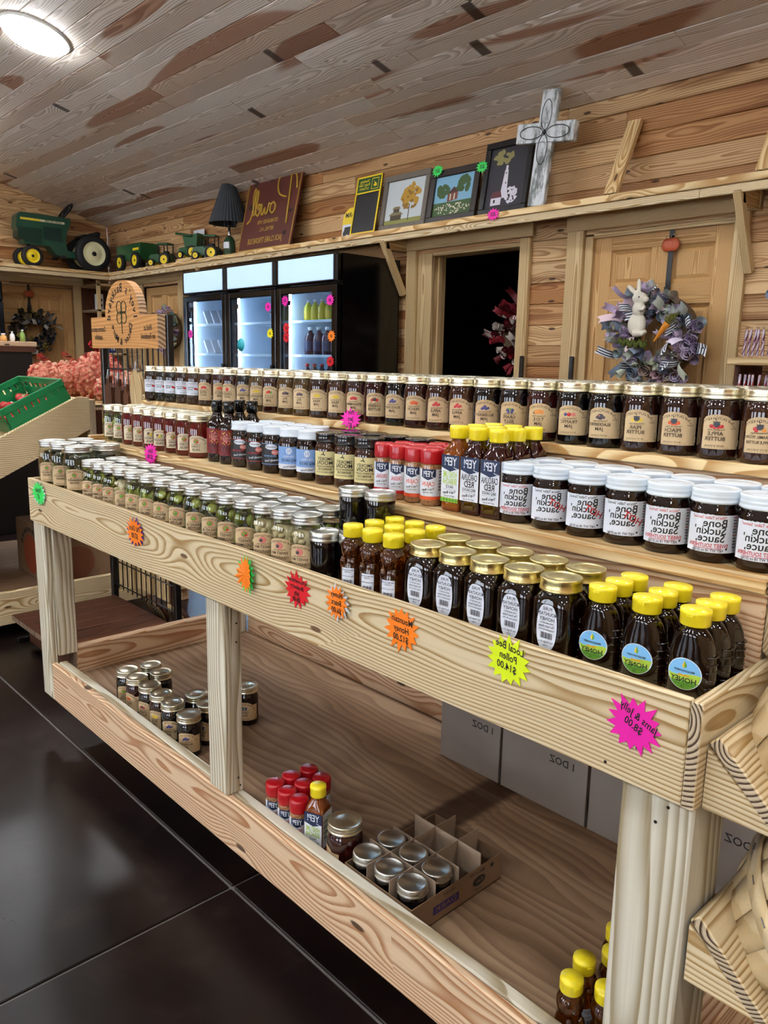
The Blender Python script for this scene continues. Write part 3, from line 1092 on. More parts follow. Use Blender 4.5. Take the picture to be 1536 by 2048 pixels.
def pieces(kind, r, z0, z1, seed):
    rn = random.Random(seed)
    m = MB()
    if kind == 'spear':
        for i in range(13):
            a = 2 * PI * i / 13 + rn.uniform(-.1, .1)
            rr = r * rn.uniform(.62, .74)
            L = (z1 - z0) * rn.uniform(.36, .48)
            M = Matrix.Translation((rr * math.cos(a), rr * math.sin(a), z0 + L + rn.uniform(0, .006))) @ Euler((rn.uniform(-.12, .12), rn.uniform(-.12, .12), a)).to_matrix().to_4x4()
            m.ell((0, 0, 0), (.0075, .0095, L), 8, 6, rn.choice((0, 0, 1, 2)), M)
    elif kind == 'chip':
        for i in range(34):
            a = rn.uniform(0, 2 * PI)
            rr = r * rn.uniform(.70, .82)
            M = Matrix.Translation((rr * math.cos(a), rr * math.sin(a), rn.uniform(z0 + .008, z1 - .004))) @ Euler((rn.uniform(-.6, .6), R(75) + rn.uniform(-.4, .4), a), 'XYZ').to_matrix().to_4x4()
            m.ell((0, 0, 0), (.0125, .0125, .0034), 9, 4, rn.choice((0, 1, 1, 2, 0)), M)
    elif kind == 'floret':
        for i in range(36):
            a = rn.uniform(0, 2 * PI)
            rr = r * rn.uniform(.60, .78)
            q = rn.uniform(.006, .0105)
            m.ell((rr * math.cos(a), rr * math.sin(a), rn.uniform(z0 + .008, z1 - .006)), (q, q, q * rn.uniform(.7, 1.2)), 8, 6, 3)
    else:
        for i in range(26):
            a = rn.uniform(0, 2 * PI)
            rr = r * rn.uniform(.62, .74)
            q = rn.uniform(.008, .012)
            m.ell((rr * math.cos(a), rr * math.sin(a), rn.uniform(z0 + .01, z1 - .008)), (q, q, q * 1.25), 8, 6, rn.choice((0, 1, 2, 0)))
    m.lathe([(r * .62, z0), (r * .62, z1)], 14, 4)
    return m.mesh('pickled_pieces', PK + [BRINE if kind != 'floret' else PK[3]])


def pickle_proto(kind, lines, icon, r=.0340, h=.120, lidr=.0325, seed=1, quart=False, title='THE DUTCH KETTLE', cream=False, content=None, mats=None):
    zl = h - .0185
    if content:
        body = [('jar_body', round_body('c' + content + str(r) + str(h), r, h, r * .86, zl, JAM[content], sh=.024), [])]
    else:
        body = [('jar_body', round_body('glass' + str(r) + str(h), r, h, r * .86, zl, GLASS, sh=.024), []), ('pickled_pieces', pieces(kind, r * .96, .003, zl - .014, seed), [])]
    lab = arch_label(r, .016 if not quart else .022, .056 if not quart else .074, .064 if not quart else .084, mats or ([CREAM if cream else KRAFT] + KM[1:]), lines, icon, title, tsize=.006 if not quart else .0075, wid=.046 if not quart else .058, stitch=False)
    return ('pickle_jar', body + [('lid', lid_mesh('lid', lidr, zl, h, SILV if not cream else GOLD), []), ('label', lab, [])])


ovl = [(0, .001, .0085, 'pink'), (0, .001, .0064, 'green'), (.003, -.001, .003, 'red')]
ovg = [(0, .001, .0085, 'pink'), (-.001, .001, .0062, 'green'), (.003, .002, .0026, 'green')]
PICK = {
    'salad': (pickle_proto('chip', ('CUCUMBER', 'SALAD'), ovl, seed=2), 'cucumber salad'),
    'spear': (pickle_proto('spear', ('SPICY DILL', 'SPEARS'), ovg, seed=3), 'spicy dill spear'),
    'egg': (pickle_proto('floret', ('PICKLED', 'EGGS'), ovg, seed=9), 'pickled egg'),
    'bread': (pickle_proto('chip', ('BREAD &', 'BUTTER'), ovg, seed=4), 'bread and butter pickle'),
    'sweet': (pickle_proto('chunk', ('SWEET', 'CUCUMBER'), ovl, seed=5), 'sweet cucumber pickle'),
    'caul': (pickle_proto('floret', ('SWEET MIX', 'CAULIFLOWER'), [(0, .001, .008, 'pink'), (-.004, .0, .004, 'dark'), (.004, .002, .004, 'pink')], seed=6), 'pickled cauliflower')}
rowF = [(-1.842, 'salad'), (-1.773, 'salad'), (-1.704, 'salad'), (-1.635, 'egg'), (-1.562, 'spear'), (-1.482, 'spear'), (-1.404, 'bread'), (-1.326, 'bread'), (-1.249, 'bread'), (-1.176, 'bread'), (-1.105, 'sweet'), (-1.035, 'sweet'), (-0.964, 'caul'), (-0.894, 'caul'), (-0.824, 'caul')]
for i, (x, k) in enumerate(rowF):
    y = .055
    pr, nm = PICK[k]
    place(pr, (x, y, Z1 + .0004), facing(x, y, .62, random.uniform(-.18, .14)), 'silver-lidded %s jar, %s from the left along the front tray edge' % (nm, ORD[i]), 'jar', 'pickle jars in the front tray')
rowB = [-1.858, -1.788, -1.718, -1.648, -1.572, -1.490, -1.408, -1.334, -1.262, -1.190, -1.120, -1.050, -0.980, -0.914, -0.848]
for i, x in enumerate(rowB):
    k = ['salad', 'egg', 'spear', 'bread', 'sweet', 'caul'][min(5, i // 3)]
    pr, nm = PICK[k]
    place(pr, (x, .134, Z1 + .0004), facing(x, .14, .5, random.uniform(-.5, .5)), 'silver-lidded %s jar, %s from the left in the tray back row' % (nm, ORD[i]), 'jar', 'pickle jars in the front tray')
QP = pickle_proto('chunk', ('ASPARAGUS', 'SPEARS'), ovg, r=.0440, h=.150, lidr=.0415, seed=12, quart=True)
for i, (x, y) in enumerate([(-2.166, .0605), (-2.070, .0605), (-1.962, .0605), (-2.160, .151), (-2.066, .151), (-1.966, .151)]):
    place(QP, (x, y, Z1 + .0004), facing(x, y, .7, random.uniform(-.2, .1)), 'large quart pickle jar, %s from the left in the %s of the tray far end' % (ORD[i % 3], 'front' if i < 3 else 'back'), 'jar', 'quart pickle jars at the far end of the tray')

# step two, far end: relish and salsa
SM = [CREAM] + KM[1:]
GR = pickle_proto('chip', ('DILL', 'RELISH'), ovg, cream=True, seed=21)
SAL = [pickle_proto('', t, ic, cream=True, content='salsa') for t, ic in ((('PEACH', 'SALSA'), ovl), (('BANANA', 'SALSA'), [(-.006, 0, .005, 'dark'), (.006, -.001, .004, 'green'), (0, -.003, .005, 'yellow')]), (('CORN', 'SALSA'), ovl))]
S2 = [(-2.178, GR, 'green relish'), (-2.106, GR, 'green relish'), (-2.035, SAL[0], 'peach salsa'), (-1.964, SAL[0], 'peach salsa'), (-1.893, SAL[1], 'banana salsa'), (-1.822, SAL[1], 'banana salsa'), (-1.752, SAL[2], 'corn salsa'), (-1.682, SAL[2], 'corn salsa'), (-1.608, SAL[2], 'corn salsa')]
for i, (x, pr, nm) in enumerate(S2):
    place(pr, (x, .272, Z2 + .0004), facing(x, .27, .72, random.uniform(-.12, .12)), 'gold-lidded %s jar, %s from the left on the middle step' % (nm, ORD[i]), 'jar', 'salsa jars on the middle step')
    place(pr, (x + .02, .348, Z2 + .0004), facing(x, .35, .3, random.uniform(-.4, .4)), 'gold-lidded %s jar behind the %s salsa row jar on the middle step' % (nm, ORD[i]), 'jar', 'salsa jars on the middle step')


# ------------------------------------------------------------------ hot sauce bottles
def bottle_mesh(prof, mat, n=20, shape=None):
    return MB().lathe(prof, n, 0, shape=shape).mesh('bottle_body', mat)


HB = bottle_mesh([(.022, 0), (.0275, .002), (.0285, .008), (.0285, .095), (.026, .108), (.016, .122), (.0125, .130), (.0125, .140)], JAM['sauce'])
HC = MB().lathe([(.0155, .137), (.0155, .166), (.0145, .168), (.0001, .168)], 20, cap0=True, cap1=False).mesh('cap', BLID)
lb = LB(cyl(.0285))
lb.rect(-.04, .04, .024, .092, 0, 18)
lb.disc(0, .070, .012, .014, 1, 8)
for a in range(6):
    lb.text(')', .016 * math.cos(a * PI / 3), .070 + .016 * math.sin(a * PI / 3), .012, 2, 1, None, a * PI / 3)
lb.text('BBQ\nHOT', 0, .0705, .0085, 3)
lb.text('SAWS', 0, .044, .0165, 3, 1.05)
lb.rect(-.036, .036, .0345, .0358, 3, 12)
lb.text('HOT SAUCE CO', 0, .0295, .005, 3)
HL = lb.mesh('label', [OXRED, PNKP, YELP, BLKL])
HP = ('sauce_bottle', [('bottle_body', HB, []), ('cap', HC, []), ('label', HL, [])])
for i, (x, y) in enumerate([(-1.506, .268), (-1.442, .266), (-1.494, .334), (-1.431, .333)]):
    place(HP, (x, y, Z2 + .0004), facing(x, y, .75), 'black-capped red-labelled hot sauce bottle, %s of the %s pair' % (('left', 'right')[i % 2], ('front', 'back')[i // 2]), 'bottle', 'hot sauce bottles on the middle step')

# ------------------------------------------------------------------ dark sauces with white lids
r_ = .0335
WJ = round_body('sauceW', r_, .118, .029, .097, JAM['sauce'])
WLm = lid_mesh('lid', .0320, .0965, .118, WLID, 1, .001)


def cack(c1, m):
    lb = LB(cyl(r_))
    lb.rect(-.05, .05, .022, .074, 0, 22)
    lb.rect(-.05, .05, .0735, .0745, 1, 22)
    lb.rect(-.05, .05, .0235, .0245, 1, 22)
    lb.disc(-.002, .067, .016, .0068, 2, 18)
    lb.text('CACKALACKY', -.002, .067, .0058, 0, .8)
    lb.disc(.008, .054, .0085, .0065, 3, 14)
    lb.text('Original', .008, .054, .004, 2)
    lb.text('SPICE SAUCE', -.006, .0445, .006, 1)
    lb.text('Famously Good', 0, .034, .0075, 2, .8, None, .1, -.3)
    return lb.mesh('label', [BLKL, m, PAPER, PNKP])


CK = [('sauce_jar', [('jar_body', WJ, []), ('lid', WLm, []), ('label', cack('', m), [])]) for m in (REDP, LBLUE)]
lb = LB(cyl(r_))
lb.rect(-.05, .05, .032, .074, 0, 22)
lb.rect(-.05, .05, .020, .032, 1, 22)
lb.disc(0, .064, .0075, .0085, 1, 8)
lb.text('N', 0, .064, .012, 0)
lb.text('TAR HEELS', 0, .0505, .0062, 1)
lb.text('BBQ SAUCE', 0, .041, .0092, 2, .85)
lb.text('Family Recipe', 0, .026, .0075, 2, .8, None, .08, -.3)
BLJ = ('sauce_jar', [('jar_body', WJ, []), ('lid', WLm, []), ('label', lb.mesh('label', [LBLUE, PAPER, NAVY]), [])])
seq = [(-1.376, CK[0], 'black and red labelled'), (-1.304, CK[0], 'black and red labelled'), (-1.232, CK[1], 'black and blue labelled'), (-1.160, BLJ, 'sky-blue labelled'), (-1.088, BLJ, 'sky-blue labelled')]
for i, (x, pr, nm) in enumerate(seq):
    place(pr, (x, .268, Z2 + .0004), facing(x, .268, .72), '%s sauce jar with white lid, %s of five in front' % (nm, ORD[i]), 'jar', 'white-lidded sauce jars on the middle step')
    if i < 4:
        place(pr, (x - .003 if i else x + .012, .346, Z2 + .0004), facing(x, .345, .3), '%s sauce jar with white lid, %s in the back row' % (nm, ORD[i]), 'jar', 'white-lidded sauce jars on the middle step')

# black-lidded jars with cream labels
SJ = round_body('smoke', .0345, .118, .030, .097, JAM['tan'])
SLd = lid_mesh('lid', .0345, .0965, .118, BLID, 1, .001)
lb = LB(cyl(.0345))
lb.rect(-.032, .05, .022, .077, 0, 22)
lb.rect(.034, .05, .022, .077, 2, 6)
lb.text('Y', -.004, .070, .012, 1, 1.6, None, .9)
lb.text('SMOKEY', -.002, .0595, .0102, 1, .95)
lb.text('MOON', -.002, .0505, .0122, 1, 1.0)
lb.text('BOURBON GLAZE', -.002, .0425, .0052, 1)
lb.text('BARBECUE', -.002, .0362, .0066, 1)
lb.text('SMALL BATCH 16 OZ', -.002, .0292, .0044, 1)
lb.text('!', .022, .055, .012, 1)
lb.text('!', .022, .036, .012, 1)
SP = ('sauce_jar', [('jar_body', SJ, []), ('lid', SLd, []), ('label', lb.mesh('label', [pm('straw_label', '#d9cd92', .6), INK, PAPER]), [])])
for i, (x, y) in enumerate([(-1.016, .268), (-.946, .267), (-.876, .266), (-1.020, .347), (-.950, .346), (-.880, .345), (-.806, .352)]):
    place(SP, (x, y, Z2 + .0004), facing(x, y, .68 if i < 3 else .3), 'black-lidded barbecue jar with straw label, %s of %s' % (ORD[i % 3 if i < 6 else 3], 'the front three' if i < 3 else 'the back row'), 'jar', 'black-lidded jars on the middle step')


# ------------------------------------------------------------------ seasoning shakers
SHB = MB().lathe([(.017, 0), (.0205, .0015), (.0215, .006), (.0215, .080), (.020, .086), (.0185, .088)], 20).mesh('shaker_body', SPICE)
SHC = MB().lathe([(.0218, .084), (.0222, .086), (.0222, .108), (.0212, .112), (.018, .1135), (.0001, .1135)], 22, cap1=False)
SHC.box((0, .0, .1138), (.038, .0012, .0008))
SHC = SHC.mesh('cap', REDC)


def yep_label(Rd, flav, fm_, strip, z0, z1, fn=None, hw=.030):
    lb = LB(fn or cyl(Rd))
    lb.rect(-hw, hw * 1.35, z0, z1, 0, 18)
    top = lambda x: 0
    zc = z1 - (z1 - z0) * .40
    lb.rect(-.0155, .0155, zc, z1, 1, 8, 1, None, lambda x: .006 * abs(x) / .0155)
    lb.text('YEP!', 0, z1 - (z1 - z0) * .18, .0165, 0, .72)
    lb.text('J', .010, z1 - (z1 - z0) * .29, .008, 0, 1, None, 1.2)
    for i, t in enumerate(flav):
        lb.text(t, 0, zc - .008 - i * .0095, .0120, 2, min(.85, .027 / (len(t) * .0076)))
    lb.text('Yep\'s Best', 0, z0 + .014, .0062, 3, 1, None, .1, -.2)
    lb.text('NET WT 8 OZ', 0, z0 + .0075, .0032, 3)
    if strip:
        lb.rect(-hw, hw * 1.35, z0 - .007, z0, 4, 18)
    for i in range(7):
        lb.rect(hw * .72, hw * 1.25, z0 + .012 + i * .0062, z0 + .0135 + i * .0062, 3, 4)
    return lb


def shaker(flav, c):
    lb = yep_label(.0215, flav, c, True, .020, .074)
    return ('seasoning_shaker', [('shaker_body', SHB, []), ('cap', SHC, []), ('label', lb.mesh('label', [PAPER, NAVY, c, INK, c]), [])])


SHK = {'ORIGINAL': shaker(('ORIGINAL',), REDP), 'CAJUN': shaker(('CAJUN',), ORAP)}
for r0 in range(3):
    for i in range(4):
        x, y = -.812 + i * .0455 + r0 * .012 + (.045 if r0 == 2 else 0), .252 + r0 * .046
        k = 'ORIGINAL' if i < 2 else 'CAJUN'
        if r0 == 2 and i == 3:
            continue
        place(SHK[k], (x, y, Z2 + .0004), facing(x, y, .6), 'red-capped %s seasoning shaker, %s from left in %s row of middle step' % (k.lower(), ORD[i], ORD[r0]), 'shaker', 'red-capped shakers on the middle step')

# ------------------------------------------------------------------ square sauce bottles with yellow caps
QB = [(.019, 0), (.0218, .002), (.0225, .008), (.0225, .108), (.021, .118), (.0155, .131), (.0135, .136), (.0135, .146)]


def sqp(a, z):
    k = 9 if z < .115 else (5 if z < .125 else 2)
    return sq(k)(a, z) if z < .13 else 1


_qb = {}
YC = MB().lathe([(.0172, .140), (.0178, .142), (.0178, .156), (.0182, .158), (.0175, .164), (.0001, .1645)], 24, cap1=False).mesh('cap', YELC)


def sq_bottle(lines, col, content, gingham=False):
    if content not in _qb:
        _qb[content] = MB().lathe(QB, 32, 0, shape=sqp).mesh('bottle_body', JAM[content])
    lb = yep_label(0, lines, col, False, .028, .106, flat(-.0227), hw=.0215)
    # keep the front on the face; the side panel turns the corner
    m = MB()
    m.v, m.f, m.m, m.s = [], [], [], []
    lf = LB(flat(-.0226))
    lf.rect(-.0215, .0215, .026, .108, 0)
    zc = .078
    lf.poly([(-.0215, .1085), (-.0215, zc + .006), (0, zc - .001), (.0215, zc + .006), (.0215, .1085)], 1)
    lf.text('YEP!', 0, .0955, .0225, 0, .72)
    lf.text('J', .012, .0845, .010, 0, 1, None, 1.2)
    for i, t in enumerate(lines):
        lf.text(t, 0, (.0705, .0575, .0475)[i], .0165 if i < 2 else .0075, 2 if i < 2 else 3, min(.8, .0385 / (len(t) * (.0105 if i < 2 else .0047))))
    lf.rect(-.016, .016, .0425, .0428, 3)
    lf.text('Yep\'s Best', 0, .037, .0075, 3, 1, None, .1, -.2)
    lf.text('NET WT 16 OZ', 0, .0295, .0038, 3)
    if gingham:
        lf.rect(-.0215, .0215, .018, .026, 4)
        for i in range(6):
            lf.rect(-.0215 + i * .0074, -.0215 + i * .0074 + .0037, .018, .026, 5)
        lf.rect(-.0215, .0215, .0205, .0235, 5)
    side = LB(lambda x, z, e: (.0226 + e, x, z))
    side.rect(-.0205, .0205, .026, .108, 0)
    for i in range(8):
        side.rect(-.016, .014 - .004 * (i % 3), .092 - i * .0062, .0945 - i * .0062, 2 if i % 2 == 0 and col is not INK else 3)
    side.rect(-.002, .016, .032, .044, 3)
    lf.add(side.v, side.f, 0)
    lf.m[-len(side.f):] = side.m
    return ('sauce_bottle', [('bottle_body', _qb[content], []), ('cap', YC, []), ('label', lf.mesh('label', [PAPER, NAVY, col, INK, LIMP, GRNP]), [])])


YEPR = sq_bottle(('CAROLINA', 'RED', 'BBQ SAUCE'), INK, 'red')
YEPG = sq_bottle(('HONEY LIME', 'SRIRACHA', 'SAUCE'), LIMP, 'russet', True)  # russet brown filling for the lime sauce
for r0 in range(3):
    for i in range(3):
        x, y = -.606 + i * .0485, .252 + r0 * .0515
        pr, nm = (YEPG, 'green lime') if i == 0 and r0 == 0 else (YEPR, 'carolina red')
        place(pr, (x, y, Z2 + .0004), R(2), 'yellow-capped square %s sauce bottle, %s from left in %s row' % (nm, ORD[i], ORD[r0]), 'bottle', 'yellow-capped square sauce bottles on the middle step')


# ------------------------------------------------------------------ white-lidded sauce jars of the near end
BR = .0352
BJ = round_body('bss', BR, .108, .031, .088, JAM['sauce'])
BLm = lid_mesh('lid', .0352, .0875, .108, WLID, 2, .001)


def bss(hot):
    lb = LB(cyl(BR))
    lb.rect(-.034, .058, .016, .072, 0, 26)
    lb.text("\"We're Talkin' Serious\"", .0, .0682, .0062, 2 if not hot else 1, .85, lambda x: -.0006)
    lb.text('Bone', .010, .0595, .0165, 1)
    lb.text("Suckin'", .003, .0482, .0165, 1)
    lb.text('Sauce,', .004, .0372, .0165, 1)
    if hot:
        lb.text('HOT', .0205, .044, .0155, 2, 1, None, -.5)
    else:
        lb.text('SWEET SOUTHERN', .002, .0262, .0082, 2, .82)
        lb.rect(-.019, .022, .0218, .0225, 2, 10)
    lb.text('NET WT 18 oz (510g)', .002, .0192, .0056, 1, .85)
    lb.disc(.028, .022, .0016, .0016, 1, 8)
    for i in range(11):
        lb.rect(.036, .056 - .003 * (i % 3), .0685 - i * .0044, .0698 - i * .0044, 2 if i in (0, 3, 6) else 1, 6)
    return ('sauce_jar', [('jar_body', BJ, []), ('lid', BLm, []), ('label', lb.mesh('label', [PAPER, INK, REDP]), [])])


BS = {0: bss(False), 1: bss(True)}
for i, (x, hot) in enumerate([(-.468, 0), (-.397, 1), (-.325, 1), (-.253, 1), (-.181, 0), (-.109, 0), (-.0375, 0)]):
    place(BS[hot], (x, .266, Z2 + .0004), facing(x, .266, .50), 'white-lidded %s barbecue sauce jar, %s from left, front of middle step' % ('hot' if hot else 'sweet', ORD[i]), 'jar', 'white-lidded barbecue sauce jars on the middle step')
for i, x in enumerate([-.472, -.400, -.329, -.258, -.186, -.114, -.042]):
    place(BS[0], (x, .350, Z2 + .0004), facing(x, .34, .4), 'white-lidded barbecue sauce jar, %s from left in the back row' % ORD[i], 'jar', 'white-lidded barbecue sauce jars on the middle step')

# ------------------------------------------------------------------ dark jelly jars with silver bands
KR = .0308
KB = MB().lathe([(.027, 0), (.0305, .002), (KR, .008), (KR * 1.02, .055), (.0315, .066), (.030, .0715), (.030, .076)], 24, 0).mesh('jar_body', JAM['dark'])
KL = MB().lathe([(.0325, .068), (.0335, .069), (.0335, .0715), (.0325, .073), (.0325, .076), (.0332, .078), (.0325, .080), (.0325, .083), (.0315, .0848), (.028, .0848), (.0272, .0838), (.0001, .0838)], 28, cap1=False).mesh('lid', SILV)
KP = ('jelly_jar', [('jar_body', KB, []), ('lid', KL, [])])
for (x, y, z, hs, lb_) in [(-.769, .056, Z1, 1.12, 'plain black jelly jar with silver band, left of the front pair'), (-.7125, .084, Z1, 1.12, 'plain black jelly jar with silver band, right of the front pair'),
                           (-.782, .140, Z1, 1, 'plain black jelly jar under the left stacked jar'), (-.716, .152, Z1, 1, 'plain black jelly jar under the right stacked jar'),
                           (-.782, .140, Z1 + .0853, 1, 'plain black jelly jar with silver band stacked on top, left'), (-.716, .152, Z1 + .0853, 1, 'plain black jelly jar with silver band stacked on top, right')]:
    t = place(KP, (x, y, z + .0004), 0, lb_, 'jar', 'black jelly jars in the tray')
    t.scale = (.94, .94, hs)

# ------------------------------------------------------------------ honey bears
bp_ = [(.017, 0), (.0215, .002), (.0225, .008), (.0225, .048), (.0205, .058), (.0185, .063), (.0200, .070), (.0225, .080), (.0215, .090), (.0165, .098), (.0135, .101), (.0135, .106)]
HBm = MB().lathe(bp_, 24, 0)
for s in (-1, 1):
    HBm.ell((s * .013, -.012, .088), (.007, .006, .0065), 8, 6)
    HBm.ell((s * .010, -.0195, .058), (.007, .005, .011), 8, 6)
HBm.ell((0, -.019, .079), (.008, .007, .006), 8, 6)
HBm = HBm.mesh('bottle_body', AMBER)
HBc = MB().lathe([(.0176, .103), (.0185, .105), (.0185, .119), (.0188, .120), (.0180, .1255), (.0001, .126)], 26, cap1=False)
HBc.box((0, -.0188, .1185), (.008, .002, .003))
HBc = HBc.mesh('cap', YELC)
lb = LB(cyl(.0228))
lb.rect(-.0125, .0125, .010, .048, 0, 8)
lb.text('PURE MOUNTAIN\nHONEY', 0, .042, .0036, 1)
lb.text('The Dutch Kettle', 0, .0325, .0034, 1)
for i in range(9):
    lb.rect(-.009 + i * .002, -.009 + i * .002 + (.0012 if i % 3 else .0006), .016, .026, 1)
lb.text('Net Wt 12 oz', 0, .013, .003, 1)
HBl = lb.mesh('label', [PAPER, DRKP])
BEAR = ('honey_bear_bottle', [('bottle_body', HBm, []), ('cap', HBc, []), ('label', HBl, [])])
for r0 in range(3):
    for i in range(3):
        x, y = -.671 + i * .0535, .043 + r0 * .053
        place(BEAR, (x, y, Z1 + .0004), R(24), 'yellow-capped honey bear bottle, %s from left in %s row of the tray' % (ORD[i], ORD[r0]), 'bottle', 'honey bear bottles in the tray')

# ------------------------------------------------------------------ square honey jars with brass lids
HQ = MB().lathe([(.026, 0), (.0312, .002), (.0322, .008), (.0322, .080), (.0316, .087), (.029, .095), (.0275, .1), (.0275, .106)], 32, 0,
                shape=lambda a, z: sq(5)(a, z) if z < .09 else (sq(3)(a, z) if z < .097 else 1)).mesh('jar_body', HONEY)
HQl = lid_mesh('lid', .0312, .1, .120, GOLD2, 1, .0012)
lb = LB(flat(-.0325))
pts = []
for i in range(24):
    a = 2 * PI * i / 24
    pts.append((.0165 * math.copysign(abs(math.cos(a)) ** .62, math.cos(a)), .050 + .034 * math.sin(a)))
lb.poly([(x * 1.03, .050 + (z - .050) * 1.02) for x, z in pts], 1)
lb.poly(pts, 0)
lb.text('PURE', 0, .077, .0068, 1)
lb.text('MOUNTAIN', 0, .0695, .0072, 1, .85)
lb.text('HONEY', 0, .062, .0072, 1)
lb.text('made especially for', 0, .0565, .0036, 1, .8)
lb.text('The Dutch Kettle', 0, .0515, .0048, 1, .75)
lb.text('Hamptonville, NC 27020', 0, .0465, .0034, 1, .75)
for i in range(11):
    lb.rect(-.009 + i * .0018, -.009 + i * .0018 + (.0012 if i % 3 else .0006), .0335, .0425, 1)
lb.text('Net Weight 32 oz', 0, .0285, .0042, 1, .8)
lb.text('(2 lbs)', 0, .0238, .0036, 1, .8)
HQP = ('honey_jar', [('jar_body', HQ, []), ('lid', HQl, []), ('label', lb.mesh('label', [PAPER, DRKP]), [])])
for r0 in range(2):
    for i in range(5):
        x, y = -.497 + i * .0665 + r0 * -.005, .060 + r0 * .071
        place(HQP, (x, y, Z1 + .0004), R(4 + random.uniform(-2, 2)), 'square dark honey jar with brass lid, %s from left in the %s row' % (ORD[i], ('front', 'back')[r0]), 'jar', 'square honey jars in the tray')

# ------------------------------------------------------------------ squeeze bottles of honey with round labels
fp = [(.028, 0), (.0315, .0015), (.033, .008), (.0335, .040), (.032, .062), (.0285, .080), (.0235, .092), (.0175, .099), (.0150, .101), (.0150, .108)]
FL = MB().lathe(fp, 32, 0, shape=lambda a, z: (1.0, .60) if z < .085 else ((1.0, .75) if z < .097 else (1, 1)))
for i in range(6):
    FL.tube([(.033 * math.cos(t), .0202 * math.sin(t), .012 + i * .011) for t in [R(-40 + k * 10) for k in range(9)]], .0011, 6)
    FL.tube([(-.033 * math.cos(t), .0202 * math.sin(t), .012 + i * .011) for t in [R(-40 + k * 10) for k in range(9)]], .0011, 6)
FL = FL.mesh('bottle_body', HONEY)
FC = MB().lathe([(.0182, .106), (.0192, .1075), (.0194, .122), (.0198, .1235), (.0192, .1285), (.0001, .1292)], 28, cap1=False, shape=lambda a, z: (1.04, .92))
FC.box((0, -.018, .122), (.010, .003, .003))
FC = FC.mesh('cap', YELC)


def fl_fn(x, z, e):
    rz = .0333 if z < .045 else .0333 - (z - .045) * .055
    return (x, -(rz * .60 + e) * math.sqrt(max(.01, 1 - (x / .040) ** 2)) - .0004, z)


lb = LB(fl_fn)
zc, rr = .040, .0215
lb.disc(0, zc, rr + .001, rr + .001, 0, 30)
lb.disc(0, zc, rr, rr, 1, 30)
cbot = lambda x: zc - math.sqrt(max(0, rr * rr - x * x))
lb.rect(-rr, rr, 0, zc - .0005, 2, 20, 3, lambda x: .0022 * math.sin(x * 120), cbot)
lb.rect(-rr * .96, rr * .96, 0, zc - .0105, 3, 20, 2, lambda x: .0018 * math.sin(x * 90 + 1) if abs(x) < .016 else 0, lambda x: min(cbot(x), zc - .0105))
lb.poly([(0, zc + .019), (.0032, zc + .012), (.0022, zc + .0095), (0, zc + .0085), (-.0022, zc + .0095), (-.0032, zc + .012)], 3)
lb.poly([(0, zc + .019), (0, zc + .0085), (-.0022, zc + .0095), (-.0032, zc + .012)], 4)
lb.text('MEADOWVIEW', 0, zc + .0045, .0044, 5, .9)
lb.rect(-.007, .007, zc - .0032, zc - .0004, 4, 3)
lb.text('LOCAL RAW', 0, zc - .0018, .0026, 6)
lb.text('HONEY', 0, zc - .0085, .0105, 5, .95)
lb.rect(-.014, .014, zc - .0145, zc - .0140, 5, 4)
lb.text('1 lb', 0, zc - .0175, .0034, 5)
FLl = lb.mesh('label', [PAPER, SKY, LIMP, GRNP, YELP, INK, REDP])
FLP = ('squeeze_bottle', [('bottle_body', FL, []), ('cap', FC, []), ('label', FLl, [])])
for r0 in range(3):
    for i in range(3):
        x, y = -.1665 + i * .0668, .066 + r0 * .0425
        t = place(FLP, (x, y, Z1 + .0004), R(3), 'dark honey squeeze bottle with yellow cap, %s from left in %s row' % (ORD[i], ORD[r0]), 'bottle', 'honey squeeze bottles in the tray')
        t.scale = (.965, 1, .93)

# ------------------------------------------------------------------ what stands on the lower deck
ZD = .2204
DJ = [(-1.817, .119, 'dark', ('DILL', 'RELISH'), ovg), (-1.745, .116, 'red', ('PEACH', 'JAM'), tri('orange')), (-1.665, .118, 'dark', ('CHERRY', 'BUTTER'), tri('red', 'dark')), (-1.590, .115, 'brown', ('PEAR', 'JAM'), tri('yellow')), (-1.513, .110, 'dark', ('BLUEBERRY', 'JAM'), berry('blue')), (-1.418, .108, 'dark', ('BLUEBERRY', 'JAM'), berry('blue')),
      (-1.808, .193, 'dark', None, None), (-1.733, .188, 'dark', None, None), (-1.520, .190, 'purple', None, None), (-1.444, .182, 'purple', ('GRAPE', 'JELLY'), berry('blue')), (-1.478, .334, 'dark', ('GRAPE', 'JELLY'), berry('blue'))]
for i, (x, y, c, ln, ic) in enumerate(DJ):
    ps = [('jar_body', jam_body(c), []), ('lid', JL, [])]
    if ln:
        if ln not in _al:
            _al[ln] = arch_label(JR, .018, .066, .075, KM, ln, ic)
        ps.append(('label', _al[ln], []))
    pos = ('gold-lidded jar on the lower shelf, %s of the front row left of middle post' % ORD[i]) if i < 6 else 'gold-lidded jar on the lower shelf, %s jar behind the front row' % ORD[i - 6]
    place(('preserve_jar', ps), (x, y, ZD), R(28) + random.uniform(-.3, .3), pos, 'jar', 'jars on the lower shelf')
for i, (x, y) in enumerate([(-.982, .085), (-.935, .085), (-.890, .085), (-.983, .131), (-.936, .132), (-.929, .180), (-.980, .182)]):
    place(SHK['ORIGINAL' if i < 4 else 'CAJUN'], (x, y, ZD), R(40), 'red-capped seasoning shaker on the lower shelf, %s of seven' % ORD[i], 'shaker', 'red-capped shakers on the lower shelf')
place(YEPG, (-.836, .096, ZD), R(22), 'yellow-capped lime sauce bottle beside red shakers on the lower shelf', 'bottle')
